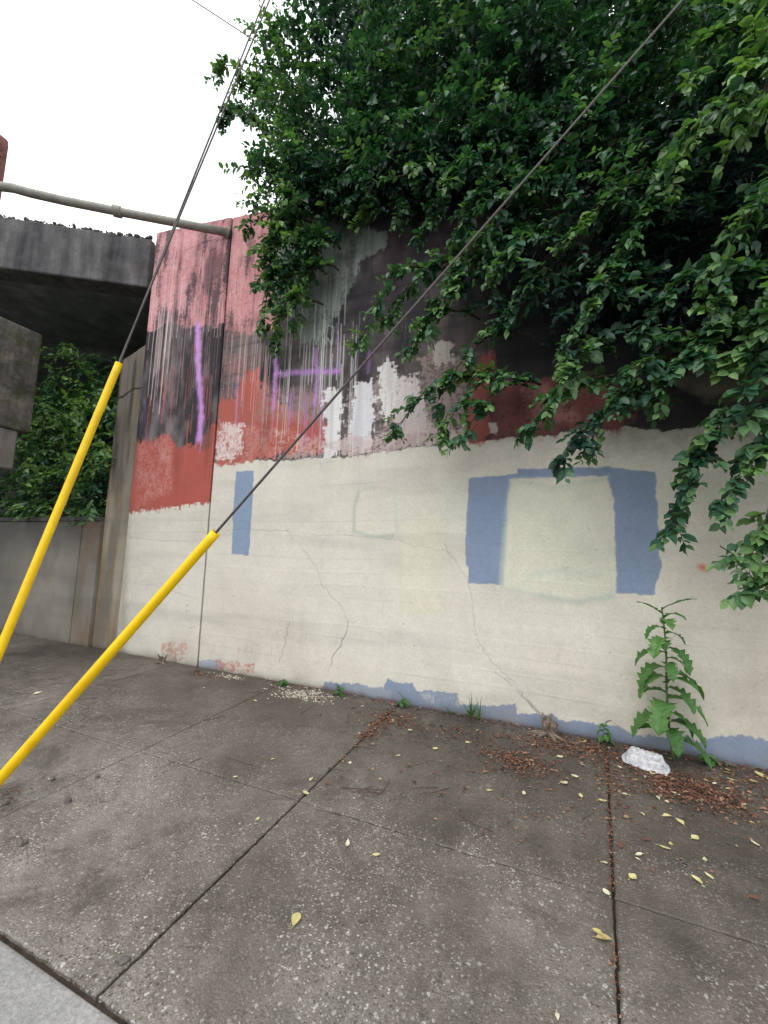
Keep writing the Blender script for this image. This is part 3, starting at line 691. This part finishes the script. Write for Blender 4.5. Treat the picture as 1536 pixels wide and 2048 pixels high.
def sprigs(o,d,Ls,size,nl,tint):
    S=len(o); t=(np.arange(nl)+0.6)/nl; d=unit(d)
    up=np.array([0,0,1.0]); s=unit(np.cross(d,up+rng.normal(0,.25,(S,3))))
    base=o[:,None,:]+d[:,None,:]*(Ls[:,None]*t[None,:])[...,None]+np.array([0,0,-1.0])*(0.30*Ls[:,None]*t[None,:]**2)[...,None]
    sg=np.where(np.arange(nl)%2==0,1,-1)[None,:,None]
    ld=unit(d[:,None,:]*(0.45+0.5*t[None,:,None]**2)+s[:,None,:]*sg*0.75+rng.normal(0,.33,(S,nl,3))+np.array([0,0,-.22]))
    nr=unit(np.array([0,-.55,.83])+rng.normal(0,.36,(S,nl,3)))
    sz=np.repeat(size[:,None],nl,1)*rng.uniform(.6,1.2,(S,nl))*(1-0.35*t[None,:]**3)
    ti=np.repeat(tint[:,None],nl,1)+rng.normal(0,.09,(S,nl))+0.22*(t[None,:]**4)
    return base.reshape(-1,3),ld.reshape(-1,3),nr.reshape(-1,3),sz.ravel(),ti.ravel()
def twigs(o,d,Ls,r=0.003):
    parts=[]; d=unit(d)
    for p,q,l in zip(o,d,Ls):
        a=p-q*0.06; m=p+q*l*.5+np.array([0,0,-.075*l]); e_=p+q*l+np.array([0,0,-.3*l])
        parts.append(tube([a,m,e_],[r*1.4,r,r*.5],3,cap=False))
    return parts
def inpoly(px,pz,P):
    ins=np.zeros(len(px),bool)
    for i in range(len(P)):
        ax,az=P[i];bx,bz=P[(i+1)%len(P)]
        ins^=((az>pz)!=(bz>pz))&(px<(bx-ax)*(pz-az)/(bz-az+1e-12)+ax)
    return ins
def nz3(p,s,o=0): return np.array([mnoise.noise(Vector((a[0]*s+o,a[1]*s,a[2]*s))) for a in p])
OUT=[(545,-120),(520,-20),(500,60),(478,130),(492,200),(510,300),(520,380),(520,440),(530,520),(535,600),(550,635),(585,590),(600,520),(625,455),(660,420),(700,395),(850,395),(900,420),(980,450),(960,520),(900,580),(980,610),(1080,635),(1200,670),(1330,720),(1450,770),(1500,840),(1560,910),(1750,940),(1900,900),(1900,-120)]
POLY=WP(OUT,3.65)
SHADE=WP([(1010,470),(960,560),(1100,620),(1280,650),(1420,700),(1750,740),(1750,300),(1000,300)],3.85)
def zone(X0,X1,seed,name,label,nf,nd,nb,ns,nlip,arcs,m_=24):
    g=empty(name,((X0+X1)/2,4.9,zt((X0+X1)/2)-0.12),label=label,category="shrub")
    O=[];D=[];LN=[];SZ=[];TI=[]; tw=[]
    def push(o,d,l,s,t): O.append(o);D.append(d);LN.append(l);SZ.append(s);TI.append(t)
    def samp(n,ylo,yhi,zlo,zhi,thr):
        p=np.stack([rng.uniform(X0,X1,n*4),rng.uniform(ylo,yhi,n*4),rng.uniform(zlo,zhi,n*4)],-1)
        q=nz3(p,1.6,seed*7.0)+0.5*nz3(p,4.2,seed); p=p[q>thr]; return p[:n]
    ztv=lambda p:np.array([zt(x) for x in p[:,0]])
    p=samp(nf,3.5,5.0,5.2,8.4,-0.14)
    ok=inpoly(p[:,0],p[:,2],POLY)&(p[:,2]>ztv(p)-0.15); p=p[ok]
    for (cx,cy),rx,rz,keep in (((895,255),0.55,0.26,0.16),((1165,190),0.3,0.2,0.4)):
        c_=on_y(cx,cy,4.3); inside=((p[:,0]-c_[0])/rx)**2+((p[:,2]-c_[2])/rz)**2<1
        p=p[~inside|(rng.random(len(p))<keep)]
    n=len(p); d=np.stack([rng.normal(0,.6,n),-.45+rng.normal(0,.45,n),rng.normal(-.02,.45,n)],-1)
    lite=0.30*sst(-2.2,-3.6,p[:,0])+0.45*sst(0.7,1.7,p[:,0])*sst(5.4,6.4,p[:,2])  # left edge lighter; upper right has its light painted into the tint
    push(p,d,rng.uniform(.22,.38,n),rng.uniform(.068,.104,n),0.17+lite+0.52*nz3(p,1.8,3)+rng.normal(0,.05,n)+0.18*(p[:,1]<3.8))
    p=samp(nd,3.35,3.9,1.0,6.4,-0.04)
    ok=inpoly(p[:,0],p[:,2],POLY)&(p[:,2]<ztv(p)+0.1)
    lowk=np.where(p[:,2]<3.4,0.22,np.where(p[:,2]<4.3,0.60,1.0)); ok&=rng.random(len(p))<lowk; p=p[ok]
    n=len(p); d=np.stack([rng.normal(-.15,.6,n),-.45+rng.normal(0,.3,n),rng.normal(-.20,.35,n)],-1)
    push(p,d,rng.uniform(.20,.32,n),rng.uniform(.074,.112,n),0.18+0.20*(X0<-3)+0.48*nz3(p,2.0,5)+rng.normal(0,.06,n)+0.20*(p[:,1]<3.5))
    # fringe tumbling over the wall top
    if nlip:
        x=rng.uniform(max(X0,-3.0),X1,nlip); p=np.stack([x,rng.uniform(3.62,4.0,nlip),np.array([zt(a) for a in x])+rng.uniform(-.32,.30,nlip)],-1)
        edge_=0.16*nz3(p,2.6,9); p[:,2]+=edge_; n=len(p)
        d=np.stack([rng.normal(-.1,.6,n),-.25+rng.normal(0,.2,n),rng.normal(-.55,.4,n)],-1)
        push(p,d,rng.uniform(.18,.32,n),rng.uniform(.066,.10,n),0.12+0.4*nz3(p,2.0,5)+rng.normal(0,.06,n))
    if ns:  # inner leaves in the darkest tint paint the shade of the hollow
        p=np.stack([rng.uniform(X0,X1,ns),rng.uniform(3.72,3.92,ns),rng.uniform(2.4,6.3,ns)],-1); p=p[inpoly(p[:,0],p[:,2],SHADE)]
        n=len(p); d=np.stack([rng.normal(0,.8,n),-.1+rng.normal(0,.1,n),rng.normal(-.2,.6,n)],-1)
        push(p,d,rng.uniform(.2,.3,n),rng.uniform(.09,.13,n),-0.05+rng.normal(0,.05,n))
    p=samp(nb,5.0,7.6,5.2,13.0,-0.28)
    for (cx,cy),rx,rz,keep in (((895,250),0.85,0.50,0.12),((1165,190),.45,.35,.4)):
        c_=on_y(cx,cy,6.3); inside=((p[:,0]-c_[0])/rx)**2+((p[:,2]-c_[2])/rz)**2<1; p=p[~inside|(rng.random(len(p))<keep)]
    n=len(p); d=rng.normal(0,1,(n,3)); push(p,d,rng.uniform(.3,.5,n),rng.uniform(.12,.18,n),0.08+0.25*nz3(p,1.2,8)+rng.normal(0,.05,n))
    for k,(tx,ty,Y) in enumerate(arcs):
        tip=on_y(tx,ty,Y)
        st=np.array([tip[0]+rng.uniform(.5,.95)*(1 if tx>650 else .6),3.95,tip[2]+rng.uniform(.35,.75)])
        if tip[2]>5.2: st=np.array([tip[0]+0.6,4.6,max(tip[2]-.1,zt(tip[0])+.25)])
        ctl=np.array([st[0]*.5+tip[0]*.5,min(Y,3.6)-0.12,max(st[2]+0.08,tip[2]+.32)])
        K=16; Pp=[(1-t)**2*st+2*t*(1-t)*ctl+t*t*tip for t in np.linspace(0,1,K)]
        Pp=[p_+rng.normal(0,.008,3) for p_ in Pp]
        tw.append(tube(Pp,[0.011*(1-i/K)+0.003 for i in range(K)],5))
        tt=rng.uniform(.15,1.0,m_); tt[:3]=1
        o=np.array([Pp[min(K-1,int(t*(K-1)))] for t in tt])+rng.normal(0,.025,(m_,3)); o[:,1]=np.minimum(o[:,1],3.95)
        i0=np.clip((tt*(K-1)).astype(int),1,K-1); tg=unit(np.array([Pp[i]-Pp[i-1] for i in i0]))
        d=tg*0.9+np.stack([rng.normal(0,.5,m_),rng.normal(-.25,.3,m_),rng.normal(.05,.30,m_)],-1)
        big_=1.12 if (tx>1300 and ty>600) else 1.0
        push(o,d,rng.uniform(.10,.20,m_),rng.uniform(.074,.112,m_)*big_,0.50+rng.normal(0,.12,m_)+0.10*rng.normal()+0.15*(ty<450)*(tx>1000))  # last term: painted light on the upper-right sprays
    o=np.concatenate(O);d=np.concatenate(D);l=np.concatenate(LN);s=np.concatenate(SZ);t=np.concatenate(TI)
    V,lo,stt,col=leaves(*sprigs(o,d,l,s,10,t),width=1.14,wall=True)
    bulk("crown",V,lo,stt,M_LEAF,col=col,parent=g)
    sel=(o[:,1]<4.0)&(rng.random(len(o))<.5); tw+=twigs(o[sel],d[sel],l[sel])
    for k in range(int(7*(X1-X0)/2)):
        x=rng.uniform(X0+.2,X1-.1); y=rng.uniform(4.5,5.8); z0=zt(x)-0.3
        Pp=[np.array([x,y,z0])]; dr=np.array([rng.normal(0,.22),-.1+rng.normal(0,.18),1.0])
        for i in range(11):
            dr=dr+rng.normal(0,.13,3)*np.array([1,1,.3]); Pp.append(Pp[-1]+unit(dr)*rng.uniform(.28,.42))
        r0=rng.uniform(.014,.034)
        tw.append(tube(Pp,[r0*(1-.75*i/12) for i in range(12)],6))
        for i in range(1,11,1):
            q=Pp[i]; bd=unit(np.array([rng.normal(0,.8),rng.normal(-.2,.6),rng.uniform(.1,1)])); Q=[q]
            for j in range(4): bd=unit(bd+rng.normal(0,.25,3)); Q.append(Q[-1]+bd*rng.uniform(.14,.26))
            tw.append(tube(Q,[r0*.4,r0*.3,r0*.22,r0*.14,r0*.08],4))
    v,f=merge(tw); obj("trunk",v,f,M_BARK,parent=g,label="many thin dark stems and arching twigs")
    return g
zone(-3.62,-1.6,1,"overgrown_shrub","dense dark green shrub spilling over the wall beside the sky",2000,640,1700,0,300,
     [(442,150,3.6),(452,245,3.6),(500,450,3.6),(528,640,3.7),(560,600,3.75),(550,670,3.8),(520,560,3.65),(590,480,3.8),(505,350,3.6),(470,200,3.7),(590,640,3.8),(545,500,3.6),(575,540,3.7),(640,480,3.8),(680,460,3.8),(620,560,3.8),(730,440,3.8)])
zone(-1.6,0.2,2,"overgrown_shrub","arching leafy shrub with twigs drooping across dark graffiti",2000,560,1700,120,420,
     [(725,662,3.4),(775,635,3.5),(800,850,3.5),(875,800,3.6),(930,870,3.6),(860,640,3.5),(1060,850,3.5),(890,585,3.5),(980,480,3.4),(830,690,3.6),(1130,700,3.4),(1110,790,3.4),(940,430,3.5),(1010,640,3.5),(890,860,3.6),(1000,540,3.4),(800,430,3.8),(850,460,3.7),(900,500,3.7),(940,560,3.6)],21)
zone(0.2,2.9,3,"overgrown_shrub","large glossy green shrub hanging low over cream wall",3000,1650,2200,900,0,
     [(1125,910,3.5),(1190,875,3.5),(1350,1040,3.5),(1450,1000,3.4),(1475,1110,3.4),(1515,1170,3.4),(1180,620,3.4),(1250,500,3.4),(1400,700,3.35),(1490,700,3.3),(1380,160,3.3),(1440,60,3.3),(1500,110,3.2),(1460,220,3.2),(1520,400,3.2),(1300,640,3.4),(1500,900,3.4),(1530,640,3.3),(1240,790,3.4),(1550,1060,3.4),(1420,560,3.3),(1330,350,3.3),(1500,250,3.2),(1150,470,3.4),(1430,860,3.4),(1500,800,3.3),(1330,770,3.4)],21)
g=empty("shrub",(-7.4,4.9,1.9),label="leafy green bush growing on the low wall below the bridge",category="shrub")
n=3000; p=np.stack([rng.uniform(-10.5,-6.45,n),rng.uniform(3.95,6.0,n),rng.uniform(1.95,5.2,n)],-1)
q=nz3(p,1.8,4.0); top=5.0-0.5*(p[:,0]<-8.4)-0.85*np.abs(np.maximum(p[:,0]+7.7,0))**1.3
p=p[(q>-.25)&(p[:,2]<top)]; n=len(p)
d=np.stack([rng.normal(.15,.6,n),-.5+rng.normal(0,.4,n),rng.normal(-.1,.4,n)],-1)
V,lo,stt,col=leaves(*sprigs(p,d,rng.uniform(.25,.42,n),rng.uniform(.10,.15,n),8,0.48+.60*nz3(p,2,2)+rng.normal(0,.08,n)+0.22*(p[:,1]<4.4)))
bulk("crown",V,lo,stt,M_LEAF,col=col,parent=g)
tw=[]
for k in range(12):
    x=rng.uniform(-9.5,-6.8);Pp=[np.array([x,rng.uniform(4.6,5.6),1.8])]; dr=np.array([rng.normal(0,.3),-.2,1.0])
    for i in range(7): dr=dr+rng.normal(0,.15,3); Pp.append(Pp[-1]+unit(dr)*.33)
    tw.append(tube(Pp,[.03*(1-.1*i) for i in range(8)],6))
v,f=merge(tw); obj("trunk",v,f,M_BARK,parent=g)

# ------------------------------------------------------------------ tall weed
def lobed(base,dirv,length,width,droop,nr=(0,0,1),seed=0,teeth=5):
    r=random.Random(seed); d=np.array(dirv,float); d/=np.linalg.norm(d); V=[];Fa=[]
    nst=teeth*2+3; p=np.array(base,float); step=length/nst; cur=d.copy()
    for i in range(nst+1):
        t=i/nst
        wd=width*(math.sin(math.pi*min(1,t*0.88+.10))**0.6)*(1.0 if i%2 else 0.55)*r.uniform(.75,1.25)
        if i==nst: wd=0.001
        s=np.cross(cur,np.array(nr)); s/=np.linalg.norm(s)+1e-9; up=np.cross(s,cur)
        back=-cur*wd*0.25*(1 if i%2 else 0)
        for k in (-1,-.5,0,.5,1):
            V.append(tuple(p+s*k*wd+up*(abs(k)*wd*0.25+r.uniform(-.005,.005))+back*abs(k)))
        cur=cur+np.array([0,0,-droop/nst])+np.array([r.uniform(-.05,.05)]*3); cur/=np.linalg.norm(cur); p=p+cur*step
    for i in range(nst):
        for k in range(4): a=i*5+k; Fa.append((a,a+1,a+6,a+5))
    return V,Fa
M_WEEDS=simple("green_stem",(0.06,0.12,0.04),(0.14,0.20,0.08),20,0.6,0.4)
def weedobj(name,base,height,nleaf,l0,l1,seed,label,cat,stemr=0.011,lean=(0,0),wr=0.30):
    r=random.Random(seed); base=np.array(base)
    g=empty(name,tuple(base),label=label,category=cat)
    K=10; Pp=[base+np.array([lean[0]*t+0.012*math.sin(6*t+seed),lean[1]*t,height*t]) for t in np.linspace(0,1,K)]
    obj("stem",*tube(Pp,[stemr*(1-.6*i/K) for i in range(K)],7),M_WEEDS,parent=g,smooth=True)
    parts=[];tints=[]
    for i in range(nleaf):
        t=0.12+0.88*(i+0.5)/nleaf; k=min(K-2,int(t*(K-1))); q=Pp[k]+(Pp[k+1]-Pp[k])*(t*(K-1)-k)
        th=i*2.4+r.uniform(-.3,.3); dx,dy=math.cos(th),math.sin(th)*0.75
        if dy>0.15: dy*=-0.5
        le=(l1*(1-t)+l0*t)*r.uniform(.75,1.25)
        v,f=lobed(q,(dx,dy,0.6 if t<.8 else 0.8),le,le*wr*(0.75 if t>.85 else 1),r.uniform(1.4,3.4) if t<.93 else .5,seed=seed*50+i); parts.append((v,f)); tints+= [0.30+0.35*t+r.uniform(-.25,.25)]*len(v)
    v,f=merge(parts); v=[(a,min(b_,4.04),max(c_,0.005)) for a,b_,c_ in v]
    o=obj("leaves",v,f,M_WEED,parent=g)
    a=o.data.color_attributes.new("paint",'FLOAT_COLOR','POINT')
    for i,tv in enumerate(tints): a.data[i].color=(tv,tv,tv,1)
    return g
b=on_ground(1335,1502); weedobj("tall_weed",(b[0],3.88,0),1.16,27,0.20,0.34,3,"tall leafy wild lettuce weed growing at the wall base","weed",lean=(-0.05,-0.05),wr=.26)
for i,(px,py,h,nl) in enumerate([(1205,1470,0.18,9),(682,1388,0.09,8),(806,1412,0.10,7),(572,1368,0.06,6),(1400,1506,0.06,6)]):
    b=on_ground(px,py); y=min(b[1],3.95); weedobj("small_weed",(b[0],y,0),h,nl,0.06,0.10,20+i,"small green seedling sprouting from the pavement edge","weed",0.003,wr=.4)
def tuft(px,py,n,h,seed):
    r=random.Random(seed); b=on_ground(px,py); b=np.array([b[0],min(b[1],3.97),0]); parts=[]
    for i in range(n):
        th=r.uniform(math.pi,2*math.pi) if r.random()<.8 else r.uniform(0,6.28); le=h*r.uniform(.6,1.2); out=r.uniform(.2,.95)
        Pp=[];s=np.array([-math.sin(th),math.cos(th),0])*0.007
        for t in np.linspace(0,1,6):
            Pp.append(b+np.array([math.cos(th)*out*le*t,math.sin(th)*out*le*t*.6,le*(t-0.75*out*t*t)+0.005]))
        V=[]
        for j,p in enumerate(Pp):
            w=1-j/5.2; V+= [tuple(p-s*w),tuple(p+s*w)]
        parts.append((V,[(2*j,2*j+1,2*j+3,2*j+2) for j in range(5)]))
    v,f=merge(parts); v=[(a_,min(b_,4.035),c_) for a_,b_,c_ in v]
    o=obj("grass_tuft",v,f,M_WEED,origin=tuple(b),label="tuft of green grass blades at the foot of the wall",category="grass")
    a=o.data.color_attributes.new("paint",'FLOAT_COLOR','POINT')
    for i in range(len(v)): tv=0.6+0.3*math.sin(i*.37); a.data[i].color=(tv,tv,tv,1)
tuft(945,1432,30,0.26,1); tuft(965,1425,8,0.34,2); tuft(905,1425,8,0.14,3)
def stump(px,py,h,r0,seed,label):
    r=random.Random(seed); b=on_ground(px,py); b=np.array([b[0],min(b[1],3.93),0]); parts=[]
    for i in range(11):
        th=r.uniform(0,6.28); rr=r.uniform(0,r0*.6); p=b+np.array([rr*math.cos(th),rr*math.sin(th)*.7,0]); d=np.array([r.gauss(0,.3),r.gauss(-.05,.2),1]);
        hh=h*r.uniform(.45,1.1); Pp=[p+d*hh*t for t in (-.05,.3,.7,1)]
        parts.append(tube(Pp,[r0*.42,r0*.36,r0*.30,r0*.05*r.uniform(.3,3)],6))
    for i in range(7):
        th=r.uniform(3.1,6.3); parts.append(tube([b+np.array([0,0,.02]),b+np.array([math.cos(th)*r0*1.6,math.sin(th)*r0*1.2,.012]),b+np.array([math.cos(th)*r0*2.6,math.sin(th)*r0*1.8,-.002])],[r0*.3,r0*.2,r0*.06],6))
    v,f=merge(parts); obj("tree_stump",v,f,M_WOOD,origin=tuple(b),label=label,category="stump")
stump(1097,1462,0.16,0.07,4,"splintered grey stump of a cut sapling at the wall")
stump(340,1322,0.13,0.045,8,"small dark broken stump at the wall foot")
def block():
    # rounded food container lying upside down: shallow ribbed shell with a rolled rim
    b=on_ground(1290,1536); nx_,ny_=40,24; V=[];Fa=[]
    for layer in (0,1):
        for j in range(ny_+1):
            for i in range(nx_+1):
                u=i/nx_*2-1; w_=j/ny_*2-1
                uu=u*math.sqrt(1-0.30*w_*w_); ww=w_*math.sqrt(1-0.30*u*u)
                rr=max(abs(u),abs(w_)); h=0.066*(1-float(sst(.66,.95,np.array(rr))))
                groove=0.022*math.exp(-(w_/0.12)**2)*float(1-sst(.5,.68,np.array(abs(u)))); rib=0.003*math.sin(u*30)*(.66<rr<.95)+0.003*math.sin(w_*22)*(.66<rr<.95)
                z=max(.004,h-groove)+rib+0.006*mnoise.noise(Vector((u*2.4,w_*2.4,1)))*(rr<.95)-layer*0.0025
                V.append((uu*0.152+0.005*mnoise.noise(Vector((u*3,w_*3,2))),ww*0.092,max(z,-0.002)+0.005))
    q=nx_+1; off=q*(ny_+1)
    for j in range(ny_):
        for i in range(nx_):
            a=j*q+i; Fa.append((a,a+1,a+q+1,a+q)); Fa.append((off+a+q,off+a+q+1,off+a+1,off+a))
    ring=[i for i in range(q)]+[j*q+nx_ for j in range(1,ny_+1)]+[ny_*q+i for i in range(nx_-1,-1,-1)]+[j*q for j in range(ny_-1,0,-1)]
    for i in range(len(ring)): a=ring[i];b_=ring[(i+1)%len(ring)]; Fa.append((b_,a,off+a,off+b_))
    me=bpy.data.meshes.new("food_container"); me.from_pydata(V,[],Fa); me.materials.append(M_FOAM)
    me.polygons.foreach_set("use_smooth",[True]*len(me.polygons))
    o=bpy.data.objects.new("food_container",me); o.location=(b[0]+0.01,b[1]+0.04,0.012); o.rotation_euler=(0.14,0.02,-0.34); add(o,label="white plastic food container discarded beside the tall weed",category="litter")
block()

# ------------------------------------------------------------------ fallen leaves, twigs, pebbles
def leafobj(x,y,size,rot,tint,i,name="fallen_leaf"):
    nS=7; V=[];Fa=[]; cur=rng.uniform(-.5,1.6); fold=rng.uniform(.05,.6); wk=rng.uniform(.22,.40)
    for k in range(nS+1):
        t=k/nS; wv=wk*size*(math.sin(math.pi*t)**.75)*(1-.25*t)*rng.uniform(.85,1.1); xx=(t-.5)*size; zz=size*0.22*cur*(t-.5)**2*2
        for s in (-1,-.5,0,.5,1): V.append((xx,s*wv,zz+abs(s)*wv*fold+0.002))
    for k in range(nS):
        for s in range(4): a=k*5+s; Fa.append((a,a+5,a+6,a+1))
    v,f=tube([(-.5*size,0,.003),(-.72*size,.05*size,.002)],[.0012,.0009],4); n0=len(V); V+=v; Fa+=[[q+n0 for q in ff] for ff in f]
    me=bpy.data.meshes.new(name); me.from_pydata(V,[],[list(q) for q in Fa]); me.materials.append(M_FALLEN)
    a=me.color_attributes.new("paint",'FLOAT_COLOR','POINT')
    for j in range(len(V)):
        tv=min(1,max(0,tint+0.07*math.sin(j*1.7)));a.data[j].color=(tv,tv,tv,1)
    o=bpy.data.objects.new(name,me); o.location=(x,y,0.004); o.rotation_euler=(rng.uniform(-.15,.15),rng.uniform(-.12,.12),rot)
    if min(q[2] for q in V)<0: o.location.z+=0.004
    add(o,label="dry pale leaf lying on the pavement" if tint>.8 or tint<.3 else "fallen yellow leaf lying on the pavement",category="leaf",group="fallen leaves on the pavement")
big=[(592,1842,.5,1.25),(612,1588,.62,.9),(752,1714,.6,.8),(1213,1788,.95,.8),(1265,1757,.55,1.1),(1393,1763,.55,1.0),(1208,1880,.25,1.2),(1195,1868,.3,.9),(1128,1568,.8,1.0),(1278,1712,.95,.8),(1205,1604,.5,.9),(1360,1645,.55,1.1),(1285,1630,.6,.7),(1418,1755,.7,.8),(1520,1553,.5,1.2),(1535,1560,.5,1.0),(1115,2036,.95,.6),(622,1560,.6,.8),(1150,1555,.85,.9),(1048,1588,.9,.8),(870,1500,.55,.9),(978,1582,.5,.7),(1210,1728,.8,.6),(700,1527,.9,.7),(797,1513,.7,.6),(695,1690,.95,.9),(515,1640,.6,.6),(1120,1516,.85,.8),(1330,1697,.6,1.0),(1390,1677,.6,.9),(1352,1590,.8,.8),(1462,1560,.75,.8),(1250,1590,.7,.7),(1410,1722,.7,.7),(1488,1610,.8,.7),(820,1462,.6,.7),(470,1556,.6,.5),(100,1560,.6,.5),(75,1388,.9,.9),(545,1520,.5,.5),(760,1560,.6,.5)]
for i,(px,py,t,s) in enumerate(big):
    b=on_ground(px,py); dist=max(1.2,np.linalg.norm(b[:2])); leafobj(b[0],b[1],0.052*s*(0.6+0.27*dist/1.5),rng.uniform(0,6.28),t,i)
for i in range(90):
    x=rng.uniform(-1.6,1.9) if i%4 else rng.uniform(-3.5,0); y=4.0-abs(rng.normal(0,.6))
    if i<70: x=rng.uniform(0.0,1.7)
    if 15<i<65: y=rng.uniform(3.2,3.95); x=rng.uniform(.4,1.7)
    if y<1.3 or y>3.98: y=rng.uniform(2.8,3.95)
    leafobj(x,y,rng.uniform(.022,.055),rng.uniform(0,6.28),rng.choice([.05,.1,.15,.2,.3,.5,.6,.85,.95]),i)
for i in range(30):
    x=rng.uniform(-1.3,1.7) if i>8 else rng.uniform(-3,-.6); y=rng.uniform(2.2,3.8); th=rng.uniform(0,6.28); le=rng.uniform(.08,.30); Pp=[np.array([0,0,.003])]
    for k in range(6): th+=rng.normal(0,.14); Pp.append(Pp[-1]+np.array([math.cos(th),math.sin(th),0])*le/6+np.array([0,0,rng.uniform(-.0005,.001)]))
    v,f=tube(Pp,[.0026,.0024,.0022,.002,.0016,.0013,.0008],5)
    o=obj("twig",v,f,M_TWIG,label="thin dry brown twig lying on the pavement",category="twig",group="twigs on the pavement"); o.location=(x,y,0)
for px,py,sz in [(104,1560,.018),(136,1604,.025),(195,1556,.02),(40,1690,.025),(50,1688,.018),(250,1925,.018),(640,1430,.02),(840,1418,.02),(762,1412,.014),(470,1400,.012),(10,1608,.02),(1440,1512,.03),(1452,1516,.02)]:
    b=on_ground(px,py); v,f=rocks(1,lambda r:(0,0,sz*.5),sz,sz*1.01,px); o=obj("pebble",v,f,M_STONE,label="small dark stone lying on the pavement",category="stone",group="stones on the pavement"); o.location=(b[0],min(b[1],3.98),0)
S=[]
def scat(n,cx,cy,sx,sy): return np.stack([rng.normal(cx,sx,n),rng.normal(cy,sy,n)],-1)
def gp(px,py): q=on_ground(px,py); return q[0],min(q[1],4.0)
for px,py,n,sx,sy in [(780,1440,420,.16,.13),(745,1470,140,.07,.1),(1040,1525,520,.15,.10),(1110,1490,450,.25,.10),(1180,1500,400,.2,.12),(1400,1590,900,.20,.12),(1340,1560,500,.2,.10),(930,1470,160,.3,.12),(1500,1560,400,.2,.15),(1215,1560,160,.05,.25),(400,1350,120,.15,.05),(10,1590,40,.08,.05),(620,1390,60,.3,.05)]:
    cx,cy=gp(px,py); S.append(scat(n,cx,cy,sx,sy))
t_=np.minimum(1,np.abs(rng.normal(.66,.28,700))); t_=t_[vn(t_,t_*0,9,1,71,2)>.42]; S.append(np.stack([0.13+(0.30)*t_+rng.normal(0,.005,len(t_)),1.1+2.95*t_],-1))
t_=rng.uniform(0,1,130); S.append(np.stack([-1.42+rng.normal(0,.006,130),2.7+1.3*t_],-1))
S.append(np.stack([rng.uniform(-3.2,2,800),4.035-np.abs(rng.normal(0,.05,800))],-1))
S.append(np.stack([rng.uniform(-1.5,1.8,600),rng.uniform(2.4,4.0,600)],-1))
S=np.concatenate(S); S=S[(S[:,1]<4.02)&(S[:,1]>1.06)]; n=len(S)
base=np.stack([S[:,0],S[:,1],rng.uniform(.004,.014,n)],-1); th=rng.uniform(0,6.28,n)
dd=unit(np.stack([np.cos(th),np.sin(th),rng.normal(0,.12,n)],-1)); nr=unit(np.array([0,0,1.0])+rng.normal(0,.3,(n,3)))
sz=rng.uniform(.008,.026,n)*np.where(rng.random(n)<.12,1.8,1); inj=np.abs(S[:,0]-(0.13+.30*(S[:,1]-1.1)/2.95))<.02; sz[inj]*=.6
V,lo,stt,col=leaves(base,dd,nr,sz,np.clip(rng.normal(.38,.25,n),0,1)); V[:,2]+=np.repeat(np.maximum(0,.0015-V[:,2].reshape(-1,8).min(1)),8)
bulk("leaf_litter",V,lo,stt,M_LITTER,col=col,kind="stuff",label="reddish brown leaf litter swept along joints and wall foot",category="leaf litter")
c0=on_ground(612,1388)
v,f=rocks(420,lambda r:(r.gauss(c0[0],.17),min(4.0,r.gauss(c0[1]-.02,.085)),0.0),0.003,0.014,12); obj("crumbled_plaster",v,f,M_PLASTER,kind="stuff",label="crumbled pale plaster scattered on the pavement",category="rubble")
c1=on_ground(460,1352)
v,f=rocks(60,lambda r:(r.gauss(c1[0],.12),min(4.0,r.gauss(c1[1]-.02,.03)),0.0),0.004,0.014,13); obj("crumbled_plaster",v,f,M_PLASTER,kind="stuff",label="small white crumbs at the wall foot",category="rubble")
